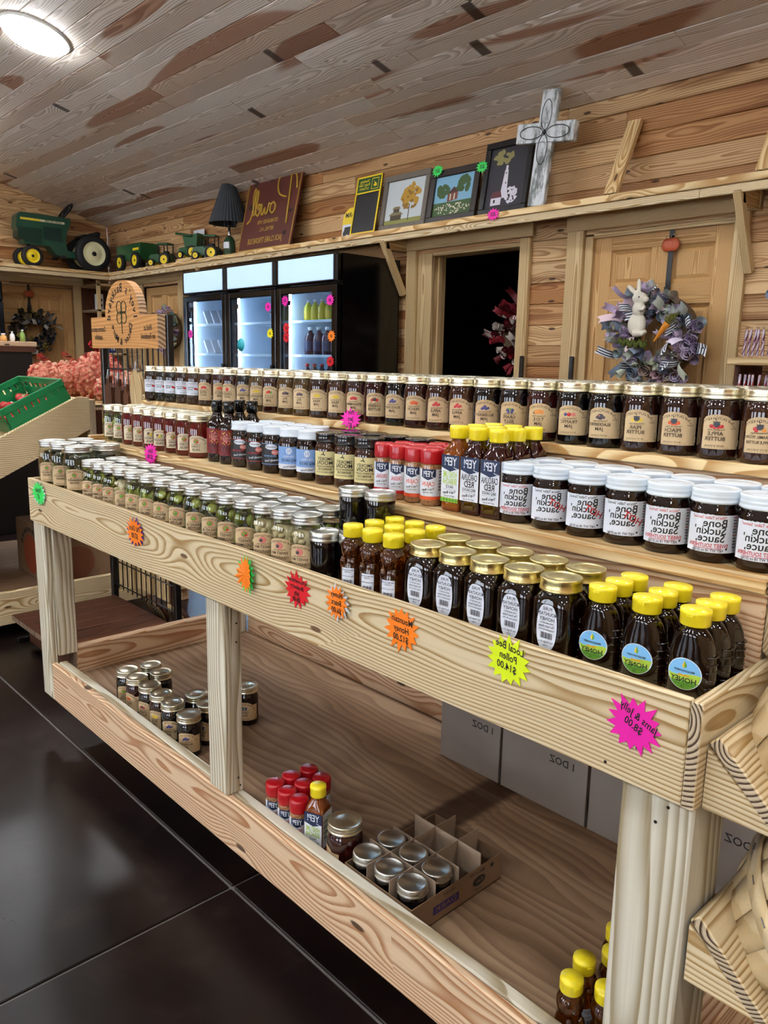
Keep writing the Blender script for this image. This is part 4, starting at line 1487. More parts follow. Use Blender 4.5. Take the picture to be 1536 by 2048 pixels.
place(('preserve_jar', [('jar_body', round_body('bigjam', .0385, .118, .034, .100, JAM['red']), []), ('lid', lid_mesh('lid', .0375, .0995, .118, GOLD), []), ('label', arch_label(.0386, .018, .060, .069, KM, ('APPLE', 'JAM'), berry('red')), [])]),
      (-.7525, .102, ZD), R(-30), 'dark red jam jar between the lime sauce bottle and the carton', 'jar')

# carton with dividers
CX0, CX1, CY0, CY1, CH = -.706, -.512, .0625, .332, .060
ct = thing('divided_carton', 'open brown carton with cell dividers on the lower shelf', 'carton', ((CX0 + CX1) / 2, (CY0 + CY1) / 2, ZD))
cxw, cyw = CX1 - CX0, CY1 - CY0
part('base', MB().box((0, 0, .001), (cxw, cyw, .002)), card, ct)
for s in (-1, 1):
    part('side_wall', MB().box((s * (cxw / 2 - .001), 0, CH / 2), (.002, cyw, CH)), card, ct)
    part('end_wall', MB().box((0, s * (cyw / 2 - .001), CH / 2), (cxw - .004, .002, CH)), card, ct)
for i in (1, 2):
    part('divider', MB().box((-cxw / 2 + cxw * i / 3, 0, .045), (.0012, cyw - .005, .084)), cardin, ct)
for j in (1, 2, 3):
    part('divider', MB().box((0, -cyw / 2 + cyw * j / 4, .045), (cxw - .005, .0012, .084)), cardin, ct)
lb = LB(lambda x, z, e: (cxw / 2 + e, x, z))
lb.rect(-.075, .0, .018, .036, 0)
lb.text('DARK', -.038, .027, .015, 2, 1.6)
lb.disc(.062, .030, .020, .011, 1, 16)
lb.text('Kerr', .062, .030, .012, 2)
lb.text('Made in USA', .055, .050, .009, 1, 1, None, -.05)
lb.text('HALF PINT', -.03, .050, .007, 1)
lb.text('12 JARS', .06, .012, .007, 1)
lb.disc(.102, .048, .005, .005, 1, 10)
part('print', lb, [pm('violet_print', '#3a2a66', .6), pm('dark_green_print', '#2a2620', .6), card], ct)
KJ = ('jelly_jar', [('jar_body', KB, []), ('lid', KL, [])])
cw3, ch4 = cxw / 3, cyw / 4
n_ = 0
for (i, j) in ((0, 0), (0, 1), (1, 0), (1, 1), (2, 0), (2, 1)):
    # taller half-pints: stretched jars share the silver band
    t = place(KJ, (CX0 + cw3 * (i + .5), CY0 + ch4 * (j + .5), ZD + .0026), 0, 'silver-banded dark jar in the divided carton, %s column, %s cell' % (ORD[i], ('front', 'second')[j]), 'jar', 'dark jars in the divided carton')
    t.scale = (.93, .93, 1)
    n_ += 1

for i, (x, y) in enumerate([(-.190, .136), (-.180, .0845), (-.166, .184), (-.132, .108), (-.190, .236)]):
    place(BEAR, (x, y, ZD), R(60), 'honey bear bottle on the lower shelf by the near post, %s of five' % ORD[i], 'bottle', 'honey bear bottles on the lower shelf')

# shipping boxes at the back of the lower deck
for i, (a, b2) in enumerate([(-.962, -.754), (-.750, -.496), (-.492, -.285), (-.281, -.085)]):
    wx = b2 - a
    t = thing('shipping_box', 'plain grey-brown shipping box, %s from the left on the lower shelf' % ORD[i], 'box', ((a + b2) / 2, .700, ZD), (0, 0, 0), 'shipping boxes on the lower shelf')
    wy, hz = .15, .20
    m_ = MB()
    m_.box((0, -.072 + .0, hz / 2), (wx - .004, .003, hz), 0, .001)
    m_.box((0, .072, hz / 2), (wx - .004, .003, hz))
    m_.box((-(wx - .004) / 2 + .0015, 0, hz / 2), (.003, .141, hz))
    m_.box(((wx - .004) / 2 - .0015, 0, hz / 2), (.003, .141, hz))
    m_.box((0, 0, .0015), (wx - .01, .14, .003))
    part('body', m_, cardg, t)
    part('top_flap', MB().box((0, -.0365, hz + .0015), (wx - .004, .072, .003)), cardg, t)
    part('top_flap', MB().box((0, .0365, hz + .0015), (wx - .004, .072, .003)), cardg, t)
    lb = LB(flat(-.0738))
    lb.text('1 DOZ', wx * .22, .135, .026, 0, .95)
    part('print', lb, [INK], t)

# ------------------------------------------------------------------ high shelves round the room
ZS, SY, SX = 2.20, 3.04, -8.30
sh = thing('wall_shelf', 'long high pine shelf along the back wall over doors and coolers', 'shelf', (-3.5, 3.2, 2.18))
HB_ = (-3.5, 3.2, 2.18)


def hb(name, x0, x1, y0, y1, z0, z1, ax, kind='shelf', b=.003):
    return board(name, x0, x1, y0, y1, z0, z1, wd(kind, ax), sh, b, HB_)


for a, b2 in ((SX, -5.4), (-5.4, -2.05), (-2.05, .9), (.9, 3.5)):
    hb('shelf_plank', a + .001, b2, SY, YB + .004, ZS - .036, ZS, 'x')
for a, b2 in ((SX - .02, -4.2), (-4.2, -1.55), (-1.55, 3.5)):
    hb('front_trim', a + .001, b2, SY + .012, SY + .034, ZS - .080, ZS - .037, 'x', 'pine')
for x in (-6.42, -3.855, -1.36, 1.2):
    hb('support_arm', x - .02, x + .02, SY + .035, YB + .002, ZS - .125, ZS - .037, 'y', 'trim')
    L = math.hypot(.215, .36)
    me = MB().box((0, 0, 0), (.040, .045, L), 0, .002).mesh('brace', wd('trim', 'z'))
    ob('brace', me, sh, (x - HB_[0], 3.165 - HB_[1], 1.955 - HB_[2]), (math.atan2(.215, .36), 0, 0))
for x in (-2.065, -1.255):
    L = math.hypot(.205, .415)
    me = MB().box((0, 0, 0), (.078, .03, L), 0, .002).mesh('upright', wd('shelf', 'z'))
    ob('upright', me, sh, (x - HB_[0], 3.18 - HB_[1], 2.413 - HB_[2]), (-math.atan2(.205, .415), 0, 0))
s2 = thing('wall_shelf', 'high pine shelf along the left wall carrying the pedal tractor', 'shelf', (-8.6, 1.5, 2.18))
HB2 = (-8.6, 1.5, 2.18)
board('shelf_plank', XL - .004, SX, -.8, YB - .006, ZS - .036, ZS, wd('shelf', 'y'), s2, .003, HB2)
board('front_trim', SX - .034, SX - .012, -.8, SY + .011, ZS - .080, ZS - .037, wd('pine', 'y'), s2, .003, HB2)
# pigeonhole shelves in the corner
cu_t = thing('corner_shelves', 'small pine pigeonhole shelves in the corner below the high shelf', 'shelves', (-8.7, 3.1, 0))
CB = (-8.7, 3.1, 0)
for z in (1.30, 1.78, 2.06):
    board('shelf_board', XL + .003, -8.42, 2.955, 3.27, z, z + .025, wd('trim', 'y'), cu_t, .002, CB)
board('side_post', -8.46, -8.42, 3.225, 3.265, 0, 2.118, wd('trim', 'z'), cu_t, .002, CB)
board('side_post', -8.46, -8.42, 2.955, 2.99, 0, 2.118, wd('trim', 'z'), cu_t, .002, CB)
board('back_panel', XL + .003, XL + .012, 2.96, 3.27, 0, 2.05, wd('walnut', 'z'), cu_t, .001, CB)
navyb = pm('navy_carton', '#1c2a78', .5)
for i, (y, z, m_, h, lab) in enumerate([(3.13, 1.326, navyb, .15, 'navy carton on the corner shelf, nearer the wall corner'), (3.055, 1.326, LBLUE, .09, 'small pale blue carton beside the navy one on the corner shelf'), (3.01, 1.806, PAPER, .17, 'white paper bag standing on the upper corner shelf')]):
    t = thing('carton', lab, 'carton', (-8.52, y, z))
    part('body', MB().box((0, 0, h / 2), (.09, .062, h), 0, .003), m_, t)
    lb = LB(lambda x, zz, e: (.045 + e, x, zz))
    lb.rect(-.02, .02, h * .2, h * .35, 0)
    lb.rect(-.02, .02, h * .55, h * .7, 0)
    part('print', lb, PAPER if m_ is navyb else DRKP, t)

# ------------------------------------------------------------------ green farm toys
TGRN = pm('tractor_green', '#1f4d3a', .35, coat=.3)
DGRN = pm('toy_green', '#15502a', .35, coat=.3)
TYEL = pm('wheel_yellow', '#f0d21c', .4)
TCRM = pm('wheel_cream', '#e9e6b8', .45)
RUB = pm('rubber', '#101113', .7)


def wheel(t, c, r, w_, rim, axis='x', hub=None, nm='wheel'):
    M = Matrix.Rotation(R(90), 4, 'Y') if axis == 'x' else Matrix.Rotation(R(90), 4, 'X')
    p = part(nm, MB().lathe([(r * .66, -w_ * .42), (r * .92, -w_ / 2), (r, -w_ * .32), (r, w_ * .32), (r * .92, w_ / 2), (r * .66, w_ * .42)], 30, M=M, cap0=False, cap1=False), RUB, t, c)
    m = MB().lathe([(.0001, -w_ * .30), (r * .42, -w_ * .30), (r * .5, -w_ * .2), (r * .62, -w_ * .38), (r * .68, -w_ * .40), (r * .68, w_ * .40), (r * .62, w_ * .38), (r * .5, w_ * .2), (r * .42, w_ * .30), (.0001, w_ * .30)], 28, M=M, cap0=False, cap1=False)
    part('rim', m, rim, p)
    part('hub', MB().lathe([(r * .13, -w_ * .36), (r * .13, w_ * .36)], 12, M=M), RUB, p)
    return p


tr = thing('pedal_tractor', 'green pedal tractor with cream rear wheels on the left high shelf', 'pedal tractor', (-8.56, 2.62, ZS))
# local: y along its length (nose at -y), z up
hood = [(-.46, .52), (-.475, .40), (-.40, .235), (-.14, .235), (-.08, .16), (-.02, .135), (.26, .135), (.28, .20), (.05, .205), (.035, .30), (.055, .40), (.10, .50), (.09, .545), (-.42, .55)]
Mh = Matrix(((0, 0, 1, 0), (1, 0, 0, 0), (0, 1, 0, 0), (0, 0, 0, 1)))
part('body', MB().prism(hood, -.075, .075, 0, Mh), TGRN, tr)
part('grille', MB().prism([(-.465, .30), (-.37, .25), (-.22, .25), (-.22, .40), (-.455, .40)], -.079, .079, 0, Mh), pm('tractor_green_dark', '#153528', .4), tr)
part('engine_panel', MB().prism([(-.20, .30), (.0, .29), (-.01, .43), (-.20, .43)], -.080, .080, 0, Mh), pm('tractor_green_deep', '#12302a', .5), tr)
lb = LB(lambda x, z, e: (.0765 + e, x, z))
lb.rect(-.43, .03, .475, .498, 0)
lb.rect(-.43, -.23, .475, .498, 1)
lb.text('LAND CRUISER', -.09, .4865, .028, 2, .95)
part('decal', lb, [CREAM, YELP, TGRN], tr)
for s in (-1, 1):
    wheel(tr, (s * .15, .30, .193), .192, .09, TCRM)
    wheel(tr, (s * .13, -.35, .108), .107, .07, TYEL)
part('rear_axle', MB().tube([(-.15, .30, .193), (.15, .30, .193)], .014), RUB, tr)
part('front_axle', MB().tube([(-.13, -.35, .108), (.13, -.35, .108)], .012).tube([(0, -.35, .10), (0, -.33, .25)], .018), RUB, tr)
part('seat', MB().prism([(.20, .37), (.40, .385), (.41, .43), (.37, .44), (.36, .41), (.22, .395)], -.12, .12, 0, Mh).tube([(0, .30, .18), (0, .30, .39)], .02), RUB, tr)
ring = [(.105 * math.cos(2 * PI * i / 20), .05 * math.sin(2 * PI * i / 20), .095 * math.sin(2 * PI * i / 20)) for i in range(20)]
sw = part('steering_wheel', MB().tube(ring, .012, 8, closed=True).tube([(-.1, 0, 0), (.1, 0, 0)], .007).tube([(0, -.04, -.08), (0, .03, .06)], .007), RUB, tr, (0, .075, .62), (R(-10), 0, 0))
part('steering_column', MB().tube([(0, .02, .50), (0, .075, .62)], .014), RUB, tr)
for s in (-1, 1):
    part('pedal', MB().box((s * .11, -.02, .13), (.05, .05, .03), 0, .006).tube([(0, -.02, .14), (s * .11, -.02, .13)], .008), RUB, tr)

wg = thing('toy_wagon', 'green toy wagon with yellow wheels behind the pedal tractor', 'toy wagon', (-7.86, 3.17, ZS))
part('tray', MB().prism([(-.26, .10), (.26, .10), (.29, .26), (-.29, .26)], -.10, .10, 0, Matrix.Rotation(R(90), 4, 'X')), DGRN, wg)
lb = LB(flat(-.1005))
lb.rect(.10, .24, .19, .215, 0)
part('decal', lb, [TYEL], wg)
for x in (-.17, .19):
    for y in (-.11, .11):
        wheel(wg, (x, y, .085), .084, .05, TYEL, 'y')
part('drawbar', MB().tube([(.26, 0, .10), (.36, 0, .06)], .008), RUB, wg)


def toy_tractor(label, loc, rz, s, cab, boxy=False):
    t = thing('toy_tractor', label, 'toy tractor', loc, (0, 0, rz), 'small green farm toys')
    Mx = Matrix.Rotation(R(90), 4, 'X')
    part('body', MB().prism([(-.5 * s, .18 * s), (.1 * s, .16 * s), (.45 * s, .2 * s), (.45 * s, .42 * s), (-.02 * s, .48 * s), (-.45 * s, .44 * s), (-.5 * s, .36 * s)], -.11 * s, .11 * s, 0, Mx), DGRN, t)
    for y in (-.2, .2):
        wheel(t, (.28 * s, y * s, .245 * s), .244 * s, .13 * s, TYEL, 'y')
        wheel(t, (-.34 * s, y * s, .145 * s), .144 * s, .09 * s, TYEL, 'y')
    if cab:
        c = part('cab', MB().box((.2 * s, 0, .82 * s), (.48 * s, .42 * s, .07 * s), 0, .004), DGRN, t)
        m = MB()
        for x in (.0, .4):
            for y in (-.17, .17):
                m.tube([(x * s, y * s, .42 * s), (x * s, y * s, .8 * s)], .02 * s)
        part('cab_post', m, RUB, t)
        part('seat', MB().box((.22 * s, 0, .5 * s), (.18 * s, .2 * s, .14 * s), 0, .004), RUB, t)
    if boxy:
        part('hopper', MB().prism([(-.1 * s, .45 * s), (.5 * s, .45 * s), (.55 * s, .95 * s), (-.2 * s, .85 * s)], -.2 * s, .2 * s, 0, Mx), DGRN, t)
        part('grain_auger', MB().tube([(.3 * s, -.22 * s, .85 * s), (-.5 * s, -.25 * s, .98 * s)], .05 * s), DGRN, t)
    part('exhaust', MB().tube([(-.2 * s, 0, .45 * s), (-.2 * s, 0, .75 * s)], .02 * s), RUB, t)
    return t


toy_tractor('small green toy tractor beside the wagon on the high shelf', (-7.30, 3.16, ZS + .0003), R(25), .27, True)
bl = thing('wood_block', 'flat wooden block under the toy combine', 'block', (-6.72, 3.16, ZS))
part('body', MB().box((0, 0, .018), (.30, .16, .035), 0, .004), wd('shelf', 'x'), bl)
toy_tractor('green toy combine standing on a wooden block', (-6.72, 3.16, ZS + .036), R(20), .24, False, True)
toy_tractor('green toy tractor with roofed cab just left of the lamp', (-6.40, 3.15, ZS + .0003), R(35), .26, True)
wb_ = thing('price_card', 'white card standing behind the toy combine', 'card', (-6.72, 3.262, ZS))
part('sheet', MB().box((0, 0, .16), (.20, .006, .32), 0, .002), PAPER, wb_)

# ------------------------------------------------------------------ lamp
lp = thing('table_lamp', 'table lamp with pleated charcoal shade on the high shelf', 'lamp', (-6.02, 3.165, ZS))
part('base', MB().lathe([(.046, 0), (.052, .004), (.054, .02), (.054, .115), (.05, .14), (.035, .165), (.028, .175)], 24), pm('camouflage_glass', '#2f4a33', .12, var=.6, bscale=26), lp)
lb = LB(cyl(.0545))
lb.rect(-.05, .05, .07, .125, 0, 10)
part('label', lb, PAPER, lp)
part('neck', MB().lathe([(.02, .172), (.016, .20), (.012, .215), (.012, .27)], 16), steel, lp)
part('socket', MB().lathe([(.018, .262), (.02, .27), (.02, .32)], 16), blackm, lp)
m = MB()
n = 72
vs, fs = [], []
for j, (r, z) in enumerate([(.182, .285), (.062, .62)]):
    for i in range(n):
        a = 2 * PI * i / n
        q = r * (1 + (.02 if i % 2 else -.012))
        vs.append((q * math.cos(a), q * math.sin(a), z))
for i in range(n):
    fs.append((i, (i + 1) % n, n + (i + 1) % n, n + i))
k = len(vs)
vs += [(x * .985, y * .985, z) for x, y, z in vs]
fs += [tuple(k + q for q in f[::-1]) for f in fs]
part('shade', m.add(vs, fs), pm('charcoal_shade', '#30363c', .55), lp)
part('shade_frame', MB().tube([(-.06, 0, .60), (.06, 0, .60)], .003).tube([(0, 0, .27), (0, 0, .61)], .003), steel, lp)


# ------------------------------------------------------------------ leaning signs and pictures
def leaning(name, label, cat, x, y, z, ang, group=None):
    return thing(name, label, cat, (x, y, z), (-ang, 0, 0), group)


GOLDP = pm('gold_paint', '#b9962f', .45)
MAROON = pm('maroon_board', '#5a2418', .5, var=.25, bscale=7)
t = leaning('family_sign', 'maroon family name sign with gold script leaning on the shelf', 'sign', -5.40, 3.095, ZS + .003, .235)
part('panel', MB().box((0, .008, .355), (.78, .016, .71), 0, .003), MAROON, t)
m = MB()
for (cx, cz, dx, dz) in ((0, .012, .76, .008), (0, .698, .76, .008), (-.376, .355, .008, .69), (.376, .355, .008, .69)):
    m.box((cx, -.0015, cz), (dx, .003, dz))
part('border', m, GOLDP, t)
lb = LB(flat(-.0005))
lb.text('ESTABLISHED 1978', 0, .245, .045, 0, .8)
lb.text('BETHEL, N.C.', 0, .18, .045, 0, .8)
lb.text('JACK CLAIRE TYRONE SUE', 0, .085, .068, 0, .62)
for (x, z, r) in ((-.28, .60, .03), (-.30, .40, .035), (.31, .30, .025), (-.05, .60, .02), (.0, .33, .02), (.28, .12, .03), (.33, .55, .016)):
    lb.disc(x, z, r, r * .7, 1, 9)
part('lettering', lb, [GOLDP, pm('worn_black', '#2a1712', .6)], t)


def script(strokes, fn, r):
    m = MB()
    for s_ in strokes:
        P = [Vector((x, z, 0)) for x, z in s_]
        Q = []
        for i in range(len(P) - 1):
            p0, p1, p2, p3 = P[max(i - 1, 0)], P[i], P[i + 1], P[min(i + 2, len(P) - 1)]
            for k in range(5):
                u_ = k / 5
                Q.append(.5 * (2 * p1 + (p2 - p0) * u_ + (2 * p0 - 5 * p1 + 4 * p2 - p3) * u_ ** 2 + (3 * p1 - p0 - 3 * p2 + p3) * u_ ** 3))
        Q.append(P[-1])
        m.tube([fn(q.x, q.y) for q in Q], r, 6)
    return m


PW_ = [[(.03, -.12), (.05, .1), (.075, .36)], [(-.04, .18), (.0, .30), (.09, .37), (.21, .36), (.25, .26), (.20, .16), (.09, .12)],
       [(.27, .10), (.235, .07), (.235, .02), (.27, 0), (.305, .03), (.30, .08), (.27, .10), (.30, .085), (.335, .095)], [(.335, .10), (.345, .02), (.37, .005), (.39, .06), (.405, .01), (.43, .01), (.445, .10), (.47, .06)],
       [(.45, .05), (.49, .06), (.50, .09), (.48, .105), (.46, .07), (.465, .02), (.49, .0), (.525, .03)], [(.52, .03), (.555, .16), (.55, .225), (.53, .22), (.527, .08), (.54, .01), (.565, .02)], [(.56, .03), (.60, .18), (.595, .25), (.575, .24), (.572, .08), (.585, -.02), (.63, -.06)]]
part('script_name', script(PW_, lambda x, z: (.31 - x * .98, -.003, .31 + z * .95), .0085), GOLDP, t)

t = leaning('tractor_plaque', 'small round-topped yellow plaque with a dark tractor', 'sign', -4.31, 3.13, ZS + .002, .12)
pts = [(-.09, 0), (.09, 0), (.09, .13)] + [(.09 * math.cos(a), .13 + .09 * math.sin(a)) for a in [PI * i / 12 for i in range(1, 12)]] + [(-.09, .13)]
part('panel', MB().prism(pts, -.012, 0, 0, Matrix.Rotation(R(90), 4, 'X')), TYEL, t)
lb = LB(flat(-.0002))
lb.poly([(-.085, .005), (.085, .005), (.085, .10), (-.085, .10)], 0)
lb.poly([(-.07, .03), (.0, .02), (.075, .03), (.075, .085), (-.06, .08)], 1)
lb.disc(-.055, .035, .022, .022, 1)
lb.disc(.05, .045, .035, .035, 1)
lb.text('FARM', 0, .165, .05, 1)
part('print', lb, [PAPER, BLKL], t)

t = leaning('chalkboard', 'yellow-framed chalkboard with green header leaning by the pictures', 'chalkboard', -4.10, 3.075, ZS + .002, .19)
part('board', MB().box((0, .006, .21), (.265, .012, .42), 0, .002), BLKL, t)
m = MB()
for (cx, cz, dx, dz) in ((0, .006, .27, .012), (0, .414, .27, .012), (-.129, .21, .012, .42), (.129, .21, .012, .42), (0, .30, .27, .010)):
    m.box((cx, -.002, cz), (dx, .006, dz))
part('frame', m, TYEL, t)
lb = LB(flat(-.0008))
lb.rect(-.123, .123, .305, .408, 0)
lb.rect(.025, .10, .318, .398, 1)
lb.rect(.03, .095, .323, .393, 0)
lb.poly([(.045, .345), (.06, .335), (.085, .34), (.078, .36), (.062, .365), (.05, .38), (.055, .358)], 1)
for i, s_ in enumerate(('Nothing', 'Runs Like', 'a Deere')):
    lb.text(s_, -.052, .385 - i * .026, .03, 1)
part('print', lb, [DGRN, TYEL], t)


def picture(label, x, w_, h, frame, fw, draw, mats, ang=.17, y=3.115):
    t = leaning('framed_picture', label, 'picture', x, y, ZS + .002, ang, 'framed pictures on the high shelf')
    m = MB()
    for (cx, cz, dx, dz) in ((0, fw / 2, w_, fw), (0, h - fw / 2, w_, fw), (-w_ / 2 + fw / 2, h / 2, fw, h - 2 * fw), (w_ / 2 - fw / 2, h / 2, fw, h - 2 * fw)):
        m.box((cx, 0, cz), (dx, .024, dz), 0, .003)
    part('frame', m, frame, t)
    part('backing', MB().box((0, .006, h / 2), (w_ - fw, .006, h - fw)), card, t)
    lb = LB(flat(.0025))
    draw(lb, w_ / 2 - fw, fw, h - fw)
    part('painting', lb, mats, t)
    return t


def C_(h, r=.6, v=0):
    return pm('paint_' + h.strip('#'), h, r, var=v, bscale=60)


rn = random.Random(3)


def blobs(lb, cx, cz, rx, rz, n, m, q):
    for _ in range(n):
        a, d = rn.uniform(0, 2 * PI), math.sqrt(rn.random())
        lb.disc(cx + rx * d * math.cos(a), cz + rz * d * math.sin(a), q * rn.uniform(.7, 1.3), q * rn.uniform(.6, 1.1), m, 7, .0007 + .00001 * rn.randint(0, 60))


def d1(lb, hw, z0, z1):
    lb.rect(-hw, hw, z0, z1, 0)
    lb.rect(-hw, hw, z0, z0 + .035, 4)
    lb.rect(.045, .053, z0 + .02, z0 + .13, 3)
    blobs(lb, .055, z0 + .19, .085, .075, 50, 1, .018)
    blobs(lb, .05, z0 + .17, .085, .075, 30, 2, .014)
    lb.poly([(-.13, z0 + .03), (-.02, z0 + .03), (-.02, z0 + .07), (-.13, z0 + .07)], 3)
    lb.poly([(-.15, z0 + .065), (.0, z0 + .065), (-.03, z0 + .085), (-.12, z0 + .085)], 5)
    lb.poly([(-.105, z0 + .085), (-.045, z0 + .085), (-.045, z0 + .11), (-.105, z0 + .11)], 3)
    lb.poly([(-.12, z0 + .108), (-.03, z0 + .108), (-.05, z0 + .125), (-.1, z0 + .125)], 5)


def d2(lb, hw, z0, z1):
    lb.rect(-hw, hw, z0, z1, 0)
    blobs(lb, -.09, z0 + .17, .06, .04, 25, 2, .018)
    blobs(lb, .08, z0 + .19, .05, .05, 30, 2, .02)
    lb.rect(-hw, hw, z0, z0 + .09, 2)
    blobs(lb, 0, z0 + .045, hw * .9, .035, 90, 4, .005)
    lb.poly([(-.05, z0 + .09), (.04, z0 + .10), (.04, z0 + .15), (-.05, z0 + .14)], 3)
    lb.poly([(-.06, z0 + .14), (.0, z0 + .185), (.05, z0 + .15)], 5)
    lb.rect(-.03, -.02, z0 + .10, z0 + .14, 4)
    lb.rect(.005, .015, z0 + .10, z0 + .14, 4)


def d3(lb, hw, z0, z1):
    lb.rect(-hw, hw, z0, z1, 0)
    blobs(lb, -.04, z1 - .06, .07, .04, 30, 2, .016)
    lb.poly([(-.035, z0 + .06), (.02, z0 + .06), (.008, z0 + .23), (-.018, z0 + .23)], 1)
    lb.rect(-.014, .004, z0 + .23, z0 + .25, 1)
    lb.disc(-.005, z0 + .25, .009, .009, 1)
    lb.disc(-.006, z0 + .21, .004, .006, 0)
    lb.disc(.0, z0 + .15, .004, .006, 0)
    lb.poly([(-.10, z0 + .02), (-.02, z0 + .02), (-.02, z0 + .07), (-.10, z0 + .07)], 1)
    lb.poly([(-.11, z0 + .065), (-.015, z0 + .065), (-.03, z0 + .105), (-.09, z0 + .105)], 3)
    lb.rect(-.08, -.065, z0 + .035, z0 + .055, 0)
    blobs(lb, .055, z0 + .07, .05, .05, 60, 1, .009)


picture('autumn tree and barn picture in a grey frame', -3.735, .455, .385, pm('grey_wood_frame', '#6f685e', .6, var=.2, bscale=40), .04, d1, [C_('#c4cdd0'), C_('#b98f2c'), C_('#8f6a20'), C_('#4b4030'), C_('#8b8c48'), C_('#7f7150')])
picture('meadow cabin picture in a dark brown frame', -3.28, .43, .350, pm('dark_wood_frame', '#241a14', .4), .045, d2, [C_('#7fb0cc'), PAPER, C_('#3f5a30'), C_('#7a4636'), C_('#d8d2bc'), C_('#4e2c24')])
picture('lighthouse picture in a black frame beside the cross', -2.85, .37, .45, pm('black_frame', '#0c0b0b', .35), .04, d3, [C_('#2c2a31'), C_('#d2cfda'), C_('#8a8350'), C_('#5c2a30')])

ww = bpy.data.materials.new('whitewashed_board')
ww.use_nodes = True
g = NT(ww)
tcx = g.n('ShaderNodeTexCoord').outputs['Object']
nn = g.noise(g.n('ShaderNodeMapping', {'Vector': tcx, 'Scale': (9.0, 9.0, 3.0)}).outputs[0], 2.0, 5.0, .7)
g.put(ww.node_tree.nodes['Principled BSDF'].inputs['Base Color'], g.mix(g.ss(nn, .40, .58), lin('#6b716d'), lin('#d3d8da')))
t = leaning('wooden_cross', 'whitewashed grey wooden cross leaning in front of the lighthouse picture', 'cross', -2.545, 3.064, ZS + .002, .0)
t.rotation_euler = (0, .115, 0)
part('upright', MB().box((0, 0, .311), (.112, .034, .622), 0, .004), ww, t)
part('crossbar', MB().box((0, -.0005, .395), (.40, .044, .108), 0, .004), ww, t)
m = MB()
for a in range(4):
    M = Matrix.Translation((0, -.0255, .395)) @ Matrix.Rotation(a * PI / 2, 4, 'Y')
    m.tube([(.034 * math.sin(2 * PI * i / 16), 0, .092 - .08 * math.cos(2 * PI * i / 16)) for i in range(16)], .0022, 5, closed=True, M=M)
m.ell((0, -.026, .395), (.012, .008, .012), 10, 6)
part('wire_flower', m, blackm, t)

# ------------------------------------------------------------------ glass-door coolers
COOL = pm('cooler_liner', '#d2e2f0', .4)
LBOX = pm('light_box', '#aecbe8', .3, emit=.70)
LED = pm('led_strip', '#dcecff', .3, emit=28)
DGL = shell('cooler_glass', '#e8f2fa', .8)
WIRE = pm('white_wire', '#cfe0ee', .4)


def cooler(label, loc, rz, w_):
    t = thing('glass_door_cooler', label, 'cooler', loc, (0, 0, rz), 'glass-door coolers')
    h, d = 2.015, .60
    m = MB()
    m.box((-w_ / 2 + .02, d / 2 + .03, h / 2), (.04, d - .06, h))
    m.box((w_ / 2 - .02, d / 2 + .03, h / 2), (.04, d - .06, h))
    m.box((0, d - .02, h / 2), (w_ - .08, .04, h))
    m.box((0, d / 2 + .03, .06), (w_ - .08, d - .06, .12))
    m.box((0, d / 2 + .03, h - .10), (w_ - .08, d - .06, .20))
    part('cabinet', m, blackg, t)
    lm = MB()
    lm.box((0, d - .045, .96), (w_ - .084, .006, 1.68))
    lm.box((-w_ / 2 + .044, d / 2 + .04, .96), (.006, d - .14, 1.68))
    lm.box((w_ / 2 - .044, d / 2 + .04, .96), (.006, d - .14, 1.68))
    lm.box((0, d / 2 + .04, 1.80), (w_ - .09, d - .14, .006))
    part('liner', lm, COOL, t)
    hd = part('header', MB().box((0, .028, 1.917), (w_ - .004, .05, .195), 0, .012), blackg, t)
    part('light_panel', MB().box((.004, -.0002, 1.92), (w_ - .075, .008, .165), 0, .003), LBOX, hd)
    dr = part('door_frame', MB().box((-w_ / 2 + .03, .026, .96), (.055, .044, 1.70), 0, .006).box((w_ / 2 - .03, .026, .96), (.055, .044, 1.70), 0, .006)
              .box((0, .026, .14), (w_ - .11, .044, .06), 0, .006).box((0, .026, 1.785), (w_ - .11, .044, .05), 0, .006), blackg, t)
    part('door_glass', MB().box((0, .022, .965), (w_ - .112, .006, 1.588)), DGL, dr)
    part('handle', MB().box((w_ / 2 - .028, -.012, 1.1), (.022, .024, .30), 0, .006), blackm, dr)
    part('thermometer', MB().box((-w_ / 2 + .13, .017, 1.700), (.075, .004, .035), 0, .001), BLKL, dr)
    part('led_strip', MB().box((-w_ / 2 + .085, .075, .96), (.018, .018, 1.60), 0, .004), LED, t)
    for z in (.50, .83, 1.07, 1.315, 1.565):
        sm = MB()
        for y in (.13, .25, .37, .49):
            sm.box((0, y, z), (w_ - .10, .006, .006))
        for i in range(9):
            sm.box((-w_ / 2 + .07 + i * (w_ - .14) / 8, .31, z), (.004, .37, .004))
        sm.box((0, .115, z + .008), (w_ - .10, .004, .016))
        part('wire_shelf', sm, WIRE, t)
    return t


FX = [(-5.632, .692), (-4.937, .690), (-4.228, .712)]
for (x, w_), nm in zip(FX, ('black glass-door cooler furthest left, stocked with packets', 'black glass-door cooler in the middle, nearly empty', 'black glass-door cooler on the right, stocked with bottles')):
    cooler(nm, (x, 2.648, 0), 0, w_)
cooler('black glass-door cooler cut off by the left picture edge', (-8.25, 1.545, 0), R(90), .70)


